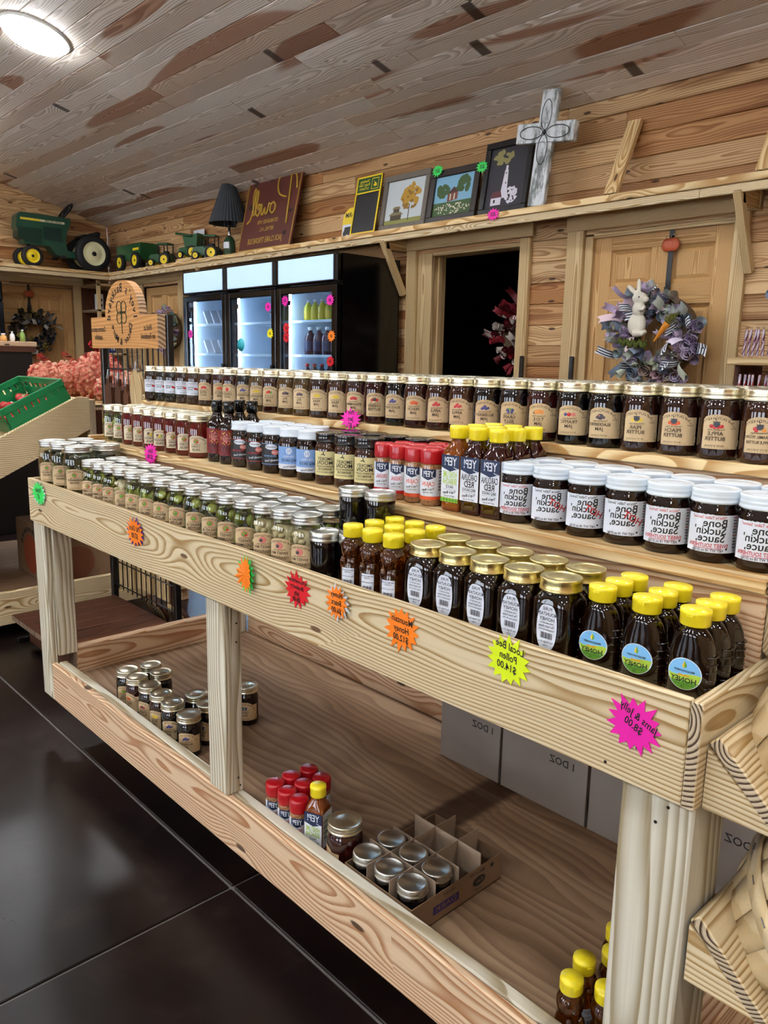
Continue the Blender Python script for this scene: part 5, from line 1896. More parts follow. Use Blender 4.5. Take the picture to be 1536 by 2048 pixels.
def bottle(label, loc, r, h, mat, cap, grp, lab=None):
    t = thing('drink_bottle', label, 'bottle', loc, (0, 0, 0), grp)
    part('body', MB().lathe([(r * .85, 0), (r, .006), (r, h * .62), (r * .8, h * .74), (r * .4, h * .84), (r * .38, h * .9)], 16), mat, t)
    part('cap', MB().lathe([(r * .45, h * .89), (r * .45, h), (.0001, h)], 14, cap1=False), cap, t)
    if lab:
        lb = LB(cyl(r))
        lb.rect(-r * 1.1, r * 1.1, h * .18, h * .52, 0, 8)
        part('label', lb, lab, t)
    return t


YJ = gel('yellow_drink', '#c9c23a')
BJ2 = gel('blue_drink', '#2e56b8')
PJ = gel('grape_drink', '#3a2036')
for i in range(6):
    bottle('%s drink bottle on the top cooler shelf, %s from the left' % ('yellow' if i < 4 else 'blue', ORD[i]), (-4.455 + i * .085, 2.86, 1.5695), .034, .165, YJ if i < 4 else BJ2, WLID, 'bottles on the top cooler shelf', PAPER if i > 3 else YELP)
for i in range(5):
    bottle('dark grape bottle on the middle cooler shelf, %s from the left' % ORD[i], (-4.43 + i * .105, 2.86, 1.3195), .044, .215, PJ, WLID, 'dark bottles on the middle cooler shelf', NAVY)
for i in range(6):
    bottle('dark bottle on the lower cooler shelf, %s from the left' % ORD[i], (-4.455 + i * .09, 2.85, 1.0745), .036, .19, PJ, REDC, 'bottles on the lower cooler shelf', PAPER)
pk = [C_('#c9a06a', .4), C_('#d8d2c0', .4), C_('#8f5a3a', .4)]
for sfl, z in enumerate((1.5695, 1.3195)):
    for i in range(4):
        t = thing('food_packet', 'clear-wrapped food packet, %s along the %s left cooler shelf' % (ORD[i], ('upper', 'lower')[sfl]), 'packet', (-5.80 + i * .115, 2.875, z), (0, 0, 0), 'packets in the left cooler')
        M = Matrix.Translation((0, 0, .006)) @ Matrix.Rotation(R(-32), 4, 'Y')
        part('tray', MB().box((0, 0, .075), (.02, .17, .13), 0, .004, M), PAPER, t)
        part('food', MB().box((-.014, 0, .075), (.012, .15, .11), 0, .004, M), pk[i % 3], t)
for i in range(2):
    t = thing('meal_tub', 'white lidded tub, %s on the top shelf of the middle cooler' % ORD[i], 'tub', (-4.87 + i * .115, 2.86, 1.5695), (0, 0, 0), 'tubs in the middle cooler')
    part('tub', MB().lathe([(.042, 0), (.050, .08), (.052, .08)], 20), WLID, t)
    part('lid', MB().lathe([(.053, .079), (.053, .087), (.0001, .087)], 20, cap1=False), pk[2], t)
t = thing('round_sticker', 'teal round sticker on the middle cooler door', 'sticker', (-5.08, 2.662, 1.40))
part('disc', MB().lathe([(.052, 0), (.052, .0012)], 24, M=Matrix.Rotation(R(90), 4, 'X') @ Matrix.Scale(1.0, 4)), C_('#39b7c4', .4), t)


# ------------------------------------------------------------------ wreaths
def ribbon_mats(cols):
    return [pm('ribbon_' + c.strip('#'), c, .6) for c in cols]


def stripe_mat(name, c1, c2, n=5):
    m = bpy.data.materials.new(name)
    m.use_nodes = True
    g = NT(m)
    sp = g.n('ShaderNodeSeparateXYZ', {0: g.n('ShaderNodeTexCoord').outputs['Object']}).outputs[0]
    f = g.m('GREATER_THAN', g.m('SINE', g.m('MULTIPLY', sp, 2 * PI / .014)), .1)
    g.put(m.node_tree.nodes['Principled BSDF'].inputs['Base Color'], g.mix(f, lin(c1), lin(c2)))
    m.node_tree.nodes['Principled BSDF'].inputs['Roughness'].default_value = .6
    return m


def curl_mesh(mat):
    """A rolled strip of mesh ribbon: an open flared spiral."""
    m = MB()
    n, vs, fs = 26, [], []
    for i in range(n):
        a = i / (n - 1) * 3.6 * PI
        r = .010 + .016 * i / (n - 1)
        for (z, k) in ((0, .75), (.03, .95), (.065, 1.25)):
            vs.append((r * k * math.cos(a), r * k * math.sin(a), z))
    for i in range(n - 1):
        for j in range(2):
            fs.append((i * 3 + j, i * 3 + j + 1, i * 3 + j + 4, i * 3 + j + 3))
    return m.add(vs, fs, 0, True).mesh('ribbon_curl', mat)


def tail_mesh(mat):
    m = MB()
    vs, fs = [], []
    n = 8
    for i in range(n + 1):
        f = i / n
        w_ = .022
        z = .14 * f
        y = -.025 * math.sin(f * PI * 1.1)
        notch = .018 if i == n else 0
        vs += [(-w_, y, z), (0, y - .003, z - notch), (w_, y, z)]
    for i in range(n):
        fs += [(i * 3, i * 3 + 1, i * 3 + 4, i * 3 + 3), (i * 3 + 1, i * 3 + 2, i * 3 + 5, i * 3 + 4)]
    return m.add(vs, fs, 0, True).mesh('ribbon_tail', mat)


_cm, _tm = {}, {}


def wreath(label, loc, rz, rad, cols, nc, nt, stripe, seed, half=False):
    t = thing('ribbon_wreath', label, 'wreath', loc, (0, 0, rz))
    rn = random.Random(seed)
    part('ring', MB().tube([(rad * .62 * math.cos(2 * PI * i / 28), 0, rad * .62 * math.sin(2 * PI * i / 28)) for i in range(28)], rad * .20, 10, closed=True), pm('wreath_base', '#5b4a35', .9, bump=.8, bscale=90), t)
    mats = ribbon_mats(cols)
    for k, c in enumerate(cols):
        if c not in _cm:
            _cm[c] = curl_mesh(mats[k])
            _tm[c] = tail_mesh(mats[k])
    if stripe not in _tm:
        _tm[stripe] = tail_mesh(stripe)
    for i in range(nc + nt):
        a = rn.uniform(0, 2 * PI) if i > 14 else 2 * PI * i / 15
        rr = rad * rn.uniform(.42, .95)
        tilt = (rr / rad - .62) * 2.0
        d = Vector((math.cos(a) * tilt + rn.uniform(-.4, .4), -rn.uniform(.5, 1.0), math.sin(a) * tilt + rn.uniform(-.4, .4))).normalized()
        q = d.to_track_quat('Z', 'Y') @ Euler((0, 0, rn.uniform(0, 6))).to_quaternion()
        p = Vector((rr * math.cos(a), -rad * .17, rr * math.sin(a))) - d * .01
        c = rn.choice(cols)
        if i < nc:
            o = ob('ribbon_curl', _cm[c], t, p)
        else:
            o = ob('ribbon_tail', _tm[stripe] if rn.random() < .34 else _tm[c], t, p)
        o.rotation_mode = 'QUATERNION'
        o.rotation_quaternion = q
        o.scale = [rad / .28 * rn.uniform(.85, 1.15)] * 3
    return t


def hanger(label, loc, rz):
    t = thing('wreath_hanger', label, 'hanger', loc, (0, 0, rz))
    part('strap', MB().box((0, -.004, -.16), (.030, .003, .35), 0, .001), blackm, t)
    part('hook', MB().tube([(0, -.006, -.325), (0, -.03, -.335), (0, -.04, -.31)], .004), blackm, t)
    m = MB()
    for (x, r) in ((-.022, .030), (.022, .030), (0, .034)):
        m.ell((x, -.012, -.085), (r, .010, .036), 14, 8)
    p = part('pumpkin', m, pm('pumpkin_enamel', '#b5512c', .4), t)
    part('stem', MB().tube([(0, -.012, -.052), (.004, -.014, -.035)], .005).tube([(.0, -.016, -.045), (-.02, -.018, -.035), (-.026, -.018, -.048)], .002).tube([(.0, -.016, -.045), (.02, -.018, -.032), (.026, -.018, -.046)], .002), steel, p)
    return t


NVW = stripe_mat('navy_white_stripe', '#e8e9ee', '#27364a')
sp_c = ['#dcc8e6', '#c4b2d0', '#c6d2c4', '#a9b8ba', '#e6ccd2', '#a39484', '#d2d8c2', '#8494a8', '#e8dcf0']
wr_ = wreath('pastel ribbon wreath with a white rabbit on the pine door', (-1.795, 3.235, 1.452), 0, .275, sp_c, 110, 46, NVW, 5)
hanger('black over-door wreath hanger with pumpkin on the rabbit wreath door', (-1.815, 3.322, 2.035), 0)
# rabbit, carrot and moss word on the wreath
m = MB()
m.ell((0, 0, .05), (.052, .035, .065), 14, 10)
m.ell((.01, -.01, .13), (.036, .03, .042), 14, 10)
m.ell((.012, -.012, .185), (.042, .030, .034), 14, 10)
m.ell((.045, -.014, .178), (.022, .018, .017), 12, 8)
M1 = Matrix.Translation((.0, -.008, .245)) @ Matrix.Rotation(R(-4), 4, 'Y')
m.ell((0, 0, 0), (.014, .008, .046), 10, 8, 0, M1)
M1 = Matrix.Translation((-.035, -.008, .228)) @ Matrix.Rotation(R(-48), 4, 'Y')
m.ell((0, 0, 0), (.014, .008, .046), 10, 8, 0, M1)
m.tube([(.02, -.03, .13), (.045, -.035, .125), (.058, -.03, .142)], [.013, .011, .010], 8)
m.tube([(.0, -.02, .0), (.05, -.03, .0), (.075, -.03, .012)], [.022, .016, .010], 8)
rb = part('rabbit', m, pm('rabbit_resin', '#d9d3c2', .6, bump=.6, bscale=60), wr_, (-.06, -.145, .015), label='off-white rabbit figure sitting up')
md = rb.modifiers.new('blend', 'REMESH')
md.mode = 'VOXEL'
md.voxel_size = .005
md.use_smooth_shade = True
part('rabbit_eye', MB().ell((.022, -.040, .190), (.004, .003, .005), 8, 6), BLKL, rb)
m = MB()
ax = Vector((.065, 0, .09)).normalized()
m.tube([Vector((0, 0, 0)) + ax * (.012 * i) for i in range(11)], [.002 + .0165 * (i / 10) ** .7 + (.001 if i % 2 else 0) for i in range(11)], 12)
cr_ = part('carrot', m, pm('carrot_orange', '#d98a24', .5), wr_, (.045, -.145, -.03), label='orange carrot ornament')
m = MB()
rn2 = random.Random(4)
for i in range(14):
    m.tube([(.066 + .01 * rn2.random(), 0, .094), (.08 + rn2.uniform(-.03, .03), rn2.uniform(-.01, .01), .12), (.09 + rn2.uniform(-.03, .04), rn2.uniform(-.015, .015), .145)], .0022, 5)
part('carrot_top', m, pm('moss_green', '#6a6a1c', .8), cr_)
m = MB()
pts = [(-.13 + i * .0085, -.10 - .004 * (i % 3), -.015 + .016 * math.sin(i * 1.35) - .0006 * i) for i in range(20)]
m.tube(pts, .011, 7)
for i in range(40):
    q = pts[i // 2]
    m.ell((q[0] + rn2.uniform(-.01, .01), q[1] - .004, q[2] + rn2.uniform(-.01, .01)), (.006, .006, .006), 6, 4)
part('moss_word', m, pm('moss_dark', '#4a5416', .9), wr_, (-.03, -.045, -.015))

rd_c = ['#7a1420', '#9a2430', '#5c1018', '#c9bfb6']
wreath('red ribbon wreath hanging in the dark open doorway', (-2.99, 3.66, 1.49), 0, .27, rd_c, 70, 26, stripe_mat('red_white_stripe', '#e6dfdc', '#8f1c28'), 8)
wreath('muted grey and gold wreath on the left wall door', (-8.80, 2.36, 1.555), R(90), .25, ['#4a4a50', '#6b6152', '#8a7a3c', '#3a3f48', '#57493c'], 70, 20, stripe_mat('grey_stripe', '#b8b2a4', '#3c4046'), 11)
hanger('black over-door wreath hanger with pumpkin on the left wall door', (XL - .012 + .03, 2.36, 2.035), R(90))
wreath('small pastel wreath on the door behind the wooden sign', (-7.30, 3.235, 1.56), 0, .24, ['#b79ac0', '#8fb0ae', '#c7a9ae', '#8d7f95', '#a8b09a'], 60, 14, NVW, 15)
wreath('blue-grey wreath at the right picture edge', (-.985, 3.215, 1.60), 0, .22, ['#5a6a82', '#8f9fb4', '#3f4a5c'], 26, 14, NVW, 19)

# ------------------------------------------------------------------ candy shelf on the right
cs_ = thing('candy_shelf', 'pine wall shelves holding wrapped candy sticks beside the door', 'shelves', (-.75, 3.12, 1.0))
CSB = (-.75, 3.12, 1.0)
for z in (1.31, 1.08, .85):
    board('shelf_board', -1.285, -.2, 2.95, 3.27, z, z + .036, wd('trim', 'x'), cs_, .002, CSB)
for x in (-1.265, -.23):
    board('side_panel', x, x + .022, 3.0, 3.28, .5, 1.309, wd('walnut', 'z'), cs_, .002, CSB)
wrapm = shell('candy_wrap', '#f3eef2', .95)
for row, (z, hh) in enumerate(((1.3465, .125), (1.1165, .145))):
    rn3 = random.Random(20 + row)
    for i in range(20):
        x = -1.235 + i * .024 + rn3.uniform(-.002, .002)
        t = thing('candy_stick', 'wrapped %s candy stick, %s from left on the %s candy shelf' % (('purple', 'red')[row], ORD[i], ('upper', 'lower')[row]), 'candy', (x, 2.985 + rn3.uniform(0, .03), z), (rn3.uniform(-.05, .05), rn3.uniform(-.08, .08), 0), 'wrapped candy sticks')
        m = MB()
        n, k = 8, 14
        vs, fs = [], []
        for j in range(k + 1):
            for q in range(n):
                a = 2 * PI * q / n + j * .5
                vs.append((.0065 * math.cos(a), .0065 * math.sin(a), .004 + hh * j / k))
        for j in range(k):
            for q in range(n):
                fs.append((j * n + q, j * n + (q + 1) % n, (j + 1) * n + (q + 1) % n, (j + 1) * n + q))
        m.add(vs, fs, 0, True)
        for f in range(len(fs)):
            m.m[f] = 1 if (f % n) in (0, 1, 4) else 0
        part('stick', m, [C_('#d9d0d8', .3), (C_('#6a2a4c', .3), C_('#b3221c', .3))[row]], t)
        part('wrapper', MB().lathe([(.002, 0), (.0095, .006), (.0098, hh), (.004, hh + .006), (.009, hh + .016)], 8, cap0=False, cap1=False), wrapm, t)

# ------------------------------------------------------------------ wire rack with the carved wooden sign
RKX0, RKX1, RKY = -3.21, -2.585, .705
OAK = wood('oak_sign', 'x', '#c8935a', '#a06c38', 70, None, knots=0.0, wob=1.6, band=.6)
wr2 = thing('wire_display_rack', 'black wire grid rack standing past the far end of the stand', 'rack', ((RKX0 + RKX1) / 2, RKY, 0))
RB = ((RKX0 + RKX1) / 2, RKY, 0)
for x in (RKX0, RKX1):
    part('upright', MB().box((0, 0, .73), (.028, .028, 1.46), 0, .003), blackm, wr2, (x - RB[0], 0, 0))
    part('foot', MB().box((0, -.22, .012), (.03, .50, .024), 0, .003), blackm, wr2, (x - RB[0], 0, 0))
nv = 12
for i in range(nv):
    x = RKX0 + (RKX1 - RKX0) * (i + 1) / (nv + 1)
    part('wire', MB().tube([(0, 0, .18), (0, 0, 1.35)], .003, 6), blackm, wr2, (x - RB[0], 0, 0))
for i in range(11):
    z = .20 + i * .115
    part('cross_wire', MB().tube([(RKX0 - RB[0], -.004, z), (RKX1 - RB[0], -.004, z)], .003, 6), blackm, wr2)
# slatted base shelf in dark wood
bs_ = thing('walnut_board', 'dark walnut slatted board at the foot of the wire rack', 'board', (-2.885, .45, .10))
for i in range(6):
    x0 = -3.165 + i * .0925
    board('plank', x0, x0 + .0915, .205, .685, .124, .150, wd('walnut', 'y'), bs_, .002, (-2.885, .45, .10))
board('batten', -3.12, -2.66, .26, .30, .0245, .1235, wd('walnut', 'x'), bs_, .002, (-2.885, .45, .10))
board('batten', -3.12, -2.66, .58, .62, .0245, .1235, wd('walnut', 'x'), bs_, .002, (-2.885, .45, .10))

sg = thing('shop_sign', 'arched wooden sign with a burnt flower fixed on the wire rack', 'sign', (-2.897, RKY - .035, 1.325))
hw = .318
pts = [(-hw, 0), (hw, 0), (hw, .135), (.165, .135)]
pts += [(.165 * math.cos(a) ** .9 if math.cos(a) > 0 else -.165 * (-math.cos(a)) ** .9, .135 + .148 * math.sin(a)) for a in [PI * i / 18 for i in range(1, 18)]]
pts += [(-.165, .135), (-hw, .135)]
part('panel', MB().prism(pts, -.017, .017, 0, Matrix.Rotation(R(90), 4, 'X')), OAK, sg)
lb = LB(flat(-.0172))


def arc_text(lb, s, cx, cz, r, a0, a1, size, m, low=False):
    """Letters set one by one along an arc, reversed like the rest of the picture."""
    n = len(s)
    for i, ch in enumerate(s):
        if ch == ' ':
            continue
        a = a0 + (a1 - a0) * (i + .5) / n
        lb.text(ch, cx + r * math.cos(a), cz + r * math.sin(a), size, m, 1, None, a - PI / 2 if not low else a + PI / 2)


arc_text(lb, "Ivey's Backyard", 0, .125, .126, R(-4), R(184), .050, 0)
arc_text(lb, 'Decor & More', 0, .112, .086, R(-8), R(-172), .040, 0, True)
for k, s_ in enumerate(('Custom options', 'available')):
    lb.text(s_, -.238, .082 - k * .034, .031, 0, .74, None, 0, .1)
for k, s_ in enumerate(('Find us', 'on Facebook')):
    lb.text(s_, .238, .082 - k * .034, .031, 0, .78, None, 0, .1)
part('lettering', lb, black, sg)
m = MB()
for k in range(4):
    a = R(90 * k + 45)
    c = Vector((.030 * math.cos(a), -.0185, .150 + .030 * math.sin(a)))
    m.tube([c + Vector((.025 * math.cos(2 * PI * i / 14), 0, .025 * math.sin(2 * PI * i / 14))) for i in range(14)], .0016, 5, closed=True)
m.tube([(0, -.0185, .11), (.002, -.0185, .06)], .0016, 5)
for i in range(5):
    m.tube([(.012 * math.cos(i * 1.25), -.0185, .15 + .012 * math.sin(i * 1.25)), (.004 * math.cos(i), -.0185, .15)], .0014, 5)
part('burnt_flower', m, pm('burnt_line', '#2c3a1c', .7), sg)
for z in (.03, .105):
    part('screw', MB().lathe([(.006, 0), (.005, .003), (.0001, .0032)], 10, M=Matrix.Rotation(R(90), 4, 'X'), cap1=False), steel, wr2, (RKX1 - RB[0], -.0145, 1.325 + z))

# boards and paddles hung on the rack
for i, (x, z, w_, h, lab) in enumerate([(-3.12, 1.20, .07, .17, 'brown wooden paddle hung highest on the wire rack, leftmost'), (-3.02, 1.19, .055, .16, 'brown wooden paddle hung on the wire rack, second'), (-2.94, 1.17, .05, .15, 'brown wooden paddle hung on the wire rack, third'),
                                         (-2.84, 1.24, .11, .20, 'round-ended pale board hung on the wire rack')]):
    t = thing('hanging_paddle', lab, 'paddle', (x, RKY - .022, z), (0, 0, 0), 'paddles on the wire rack')
    k = 'walnut' if i < 3 else 'trim'
    pts = [(-w_ / 2, -h), (w_ / 2, -h), (w_ / 2, -.05), (w_ * .22, -.03), (w_ * .2, 0), (-w_ * .2, 0), (-w_ * .22, -.03), (-w_ / 2, -.05)]
    if i == 3:
        pts = [(w_ / 2 * math.cos(a), -h / 2 + h / 2 * math.sin(a)) for a in [2 * PI * j / 20 for j in range(20)]]
    part('blade', MB().prism(pts, -.008, .008, 0, Matrix.Rotation(R(90), 4, 'X')), wd(k, 'z'), t)
    part('twine', MB().tube([(-.008, -.009, -.01), (0, -.004, .03), (.008, -.009, -.01)], .0016, 5), PAPER, t)
for i, (x, z, w_, h, k, lab) in enumerate([(-3.10, .62, .16, .42, 'trim', 'tall pale cutting board hung low behind the wire grid'), (-2.92, .60, .15, .38, 'trim', 'cutting board in the middle behind the low wire grid'), (-2.72, .58, .17, .36, 'trim', 'striped cutting board hung low at the right of the grid'),
                                            ]):
    t = thing('cutting_board', lab, 'cutting board', (x, RKY + .020, z), (0, 0, 0), 'cutting boards on the wire rack')
    for j in range(4):
        part('strip', MB().box((0, 0, 0), (w_ / 4 - .0005, .02, h), 0, .002), wd('walnut' if j == 3 and i == 2 else k, 'z'), t, (-w_ / 2 + w_ * (j + .5) / 4, 0, -h / 2))
    part('twine', MB().tube([(-.01, -.011, -.01), (0, -.018, .06), (.01, -.011, -.01)], .0016, 5), PAPER, t)
for i, (x, z, r) in enumerate([(-3.03, .235, .085), (-2.80, .215, .10)]):
    t = thing('wood_slice', 'round wood slice lying against the rack foot, %s' % ('left', 'right')[i], 'wood slice', (x, RKY + .12, r * .883 + .002), (R(-62), 0, 0), 'wood slices by the wire rack')
    part('face', MB().lathe([(r * .94, 0), (r * .94, .02)], 28), wd('shelf', 'z'), t)
    part('bark', MB().lathe([(r * .945, -.001), (r, .004), (r, .016), (r * .945, .021)], 28, cap0=False, cap1=False), wd('walnut', 'z'), t)

# ------------------------------------------------------------------ sloping produce table
PX = -3.30
pt = thing('produce_table', 'sloping pine produce table with a low shelf at the left', 'table', (-3.95, .2, 0))
PB = (-3.95, .2, 0)
Myz = Matrix(((0, 0, 1, 0), (1, 0, 0, 0), (0, 1, 0, 0), (0, 0, 0, 1)))


def yz(name, poly, x, th, mat):
    c = Vector((0, sum(p[0] for p in poly) / len(poly), sum(p[1] for p in poly) / len(poly)))
    m = MB().prism([(p[0] - c.y, p[1] - c.z) for p in poly], -th / 2, th / 2, 0, Myz)
    return part(name, m, mat, pt, (x - PB[0], c.y - PB[1], c.z - PB[2]))


def tz(y):
    return 1.096 + (y - .63) * .487


yz('side_board', [(-.75, tz(-.75) - .165), (.66, tz(.66) - .165), (.66, tz(.63)), (.60, tz(.63)), (-.75, tz(-.75))], PX - .016, .032, wd('pine', 'y'))
yz('side_board', [(-.75, tz(-.75) - .165), (.66, tz(.66) - .165), (.66, tz(.63)), (.60, tz(.63)), (-.75, tz(-.75))], -4.6, .032, wd('pine', 'y'))
yz('bed', [(-.75, tz(-.75) - .125), (.655, tz(.655) - .125), (.655, tz(.655) - .020), (-.75, tz(-.75) - .020)], -3.958, 1.24, wd('shelf', 'y'))
board('back_board', -4.58, PX, .661, .690, .90, 1.085, wd('pine', 'x'), pt, .002, PB)
board('top_shelf', -4.58, PX, .691, 1.20, 1.035, 1.06, wd('shelf', 'x'), pt, .002, PB)
for x in (PX - .05, -4.56):
    for y in (.50, 1.12, -.65):
        top = min(tz(y) - .17, 1.03) if y < .7 else 1.034
        board('leg', x - .045, x + .045 - .002, y - .04, y + .04, 0, top, wd('rail', 'z'), pt, .003, PB)
board('low_rail', PX - .005, PX + .024, -.75, 1.15, .07, .222, wd('pine', 'y'), pt, .002, PB)
board('low_shelf', -4.5, PX - .006, -.74, 1.15, .165, .185, wd('ply', 'y'), pt, .002, PB)

GREEN = pm('crate_green', '#0f7a45', .35, coat=.2)
TOM = pm('tomato_skin', '#b81d1c', .18, coat=.5)


def crate(label, y0, x0, x1, ln=.31, h=.125):
    ang = math.atan(.487)
    yc = y0
    t = thing('produce_crate', label, 'crate', ((x0 + x1) / 2, yc, tz(yc) - .0185), (ang, 0, 0), 'green produce crates')
    wx = x1 - x0
    part('base', MB().box((0, 0, .004), (wx - .03, ln - .03, .006)), GREEN, t)
    for s in (-1, 1):
        # side walls with ribs and slots left as gaps between bars
        for nm, long_, off, rot in (('side_wall', ln, wx / 2, 90), ('end_wall', wx, ln / 2, 0)):
            m = MB()
            n = 9
            for i in range(n):
                q = -long_ / 2 + .02 + (long_ - .04) * i / (n - 1)
                m.box((q, 0, .080), (.026, .006, .05))
            m.box((0, 0, .036), (long_ - .01, .007, .068), 0, .002)
            m.box((0, 0, h - .016), (long_, .012, .032), 0, .003)
            M = Matrix.Translation((s * off, 0, 0) if rot else (0, s * off, 0)) @ Matrix.Rotation(R(rot), 4, 'Z')
            part(nm, MB().add(m.v, m.f, 0, False, M), GREEN, t)
    return t


crate('green plastic crate of tomatoes nearer the mesh bags', .47, -3.93, -3.36)
crate('green plastic crate of tomatoes lower on the slope', .12, -3.93, -3.36)
rn4 = random.Random(9)
tm = MB()
for i in range(12):
    a = 2 * PI * i / 12
tmb = MB().lathe([(.001, .0), (.018, .003), (.032, .016), (.035, .030), (.030, .044), (.016, .050), (.005, .047)], 16, shape=lambda a, z: 1 + .04 * math.cos(5 * a)).mesh('fruit', TOM)
cal = MB()
for i in range(5):
    a = i * 2 * PI / 5
    cal.add([(0, 0, .049), (.006 * math.cos(a - .5), .006 * math.sin(a - .5), .051), (.018 * math.cos(a), .018 * math.sin(a), .0535), (.006 * math.cos(a + .5), .006 * math.sin(a + .5), .051)], [(0, 1, 2, 3)])
calm = cal.mesh('calyx', GRNP)
no = 0
for yc, lab in ((.47, 'upper'), (.12, 'lower')):
    for i in range(5):
        for j in range(3):
            x = -3.865 + i * .100 + rn4.uniform(-.008, .008)
            d = (-.10 + j * .09 + rn4.uniform(-.006, .006))
            ang = math.atan(.487)
            y = yc + d * math.cos(ang) - .01 * math.sin(ang)
            z = tz(yc) - .0185 + d * math.sin(ang) + .0095 * math.cos(ang)
            t = thing('tomato', 'red tomato in the %s green crate, %s across, %s up the slope' % (lab, ORD[i], ORD[j]), 'tomato', (x, y, z), (ang, 0, rn4.uniform(0, 6)), 'tomatoes in the green crates')
            ob('fruit', tmb, t)
            ob('calyx', calm, t)

# net bags of nuts
net = bpy.data.materials.new('red_net')
net.use_nodes = True
g = NT(net)
for nd in list(net.node_tree.nodes):
    if nd.type != 'OUTPUT_MATERIAL':
        net.node_tree.nodes.remove(nd)
out = [n for n in net.node_tree.nodes if n.type == 'OUTPUT_MATERIAL'][0]
vv = g.n('ShaderNodeTexVoronoi', {'Vector': g.n('ShaderNodeTexCoord').outputs['Object'], 'Scale': 110.0}, feature='DISTANCE_TO_EDGE')
df = g.n('ShaderNodeBsdfDiffuse', {0: lin('#c8333f')})
tp = g.n('ShaderNodeBsdfTransparent', {0: (1, .93, .91, 1)})
mxs = g.n('ShaderNodeMixShader', {0: g.m('LESS_THAN', vv.outputs['Distance'], .045), 1: tp.outputs[0], 2: df.outputs[0]})
g.t.links.new(mxs.outputs[0], out.inputs[0])
NUT = pm('nut_shell', '#c79a7c', .6, var=.2, bscale=40)


def net_bag(label, loc, rx, ry, rz_, seed, tilt=0):
    t = thing('net_bag', label, 'bag', loc, (0, 0, tilt), 'red net bags on the produce table')
    rn = random.Random(seed)
    m = MB()
    for i in range(330):
        u, v = rn.uniform(0, 2 * PI), math.acos(rn.uniform(-1, 1))
        k = .93 + rn.uniform(-.05, .03) + .10 * math.sin(3 * u + seed) * math.sin(2 * v)
        d = Vector((rx * math.sin(v) * math.cos(u), ry * math.sin(v) * math.sin(u), rz_ * math.cos(v))) * k
        q = rn.uniform(.0075, .0115)
        d.z = max(d.z, -rz_ + .018)
        M = Matrix.Translation(d + Vector((0, 0, rz_))) @ Euler((rn.uniform(0, 3), rn.uniform(0, 3), rn.uniform(0, 3))).to_matrix().to_4x4()
        m.ell((0, 0, 0), (q, q, q * 1.45), 7, 5, 0, M)
    m.ell((0, 0, rz_), (rx * .88, ry * .88, rz_ * .88), 14, 10)
    part('nuts', m, NUT, t)['kind'] = 'stuff'
    b = MB().ell((0, 0, rz_), (rx * 1.05, ry * 1.05, rz_ * 1.0), 22, 14)
    for i_, p_ in enumerate(b.v):
        v_ = Vector(p_) - Vector((0, 0, rz_))
        u2, v2 = math.atan2(v_.y / ry, v_.x / rx), math.acos(max(-1, min(1, v_.z / rz_)))
        v_ *= 1 + .10 * math.sin(3 * u2 + seed) * math.sin(2 * v2)
        b.v[i_] = (v_.x, v_.y, max(.0005, v_.z + rz_))
    b.tube([(rx * .1, 0, rz_ * 2.0), (rx * .2, -.02, rz_ * 2.25), (rx * .4, -.05, rz_ * 2.3)], [.022, .010, .020], 10)
    part('net', b, net, t)
    part('tie', MB().tube([(rx * .2 + .013 * math.cos(2 * PI * i / 12), -.02 + .013 * math.sin(2 * PI * i / 12), rz_ * 2.22) for i in range(12)], .004, 6, closed=True), blackm, t)
    return t


net_bag('red net bag of nuts furthest left behind the green crate', (-4.20, .80, 1.061), .125, .095, .095, 1)
net_bag('red net bag of nuts in the middle behind the green crate', (-3.95, .84, 1.061), .125, .10, .10, 2)
net_bag('large red net bag of nuts closest to the wire rack', (-3.69, .88, 1.061), .13, .12, .125, 3)
net_bag('red net bag of nuts at the table corner below the large bag', (-3.425, .86, 1.061), .11, .11, .075, 4)
# cartons and trays stored under the produce table
t = thing('printed_carton', 'brown fruit carton with curved orange print under the produce table', 'carton', (-3.60, .62, .1855))
part('body', MB().box((0, 0, .14), (.40, .34, .28), 0, .004), card, t)
lb = LB(lambda x, z, e: (.20 + e, x, z))
lb.disc(-.02, .09, .09, .085, 1, 24)
lb.rect(.07, .115, .185, .20, 2)
lb.disc(.09, .192, .028, .012, 2)
part('print', lb, [card, C_('#7a4a30', .7), INK], t)
lb = LB(flat(-.1702))
lb.disc(.0, .12, .10, .10, 1, 24)
for i in range(9):
    a = R(20 + i * 17)
    lb.disc(.125 * math.cos(a), .12 + .125 * math.sin(a), .014, .014, 2, 8)
part('print', lb, [card, C_('#9a4424', .7), INK], t)
t = thing('printed_carton', 'flattened brown carton leaning under the produce table, far left', 'carton', (-3.80, .08, .1860), (0, 0, R(12)))
part('body', MB().box((0, 0, .10), (.42, .30, .20), 0, .004), card, t)
part('flap', MB().box((0, -.157, .12), (.40, .010, .16), 0, .002), card, t)
t = thing('foam_tray', 'white foam tray on top of the leaning carton', 'tray', (-3.80, .08, .3870), (0, 0, R(10)))
part('base', MB().box((0, 0, .006), (.34, .24, .01), 0, .003), WLID, t)
m = MB()
for (cx, cy, dx, dy) in ((0, -.12, .36, .012), (0, .12, .36, .012), (-.174, 0, .012, .24), (.174, 0, .012, .24)):
    m.box((cx, cy, .016), (dx, dy, .03), 0, .003)
part('rim', m, WLID, t)

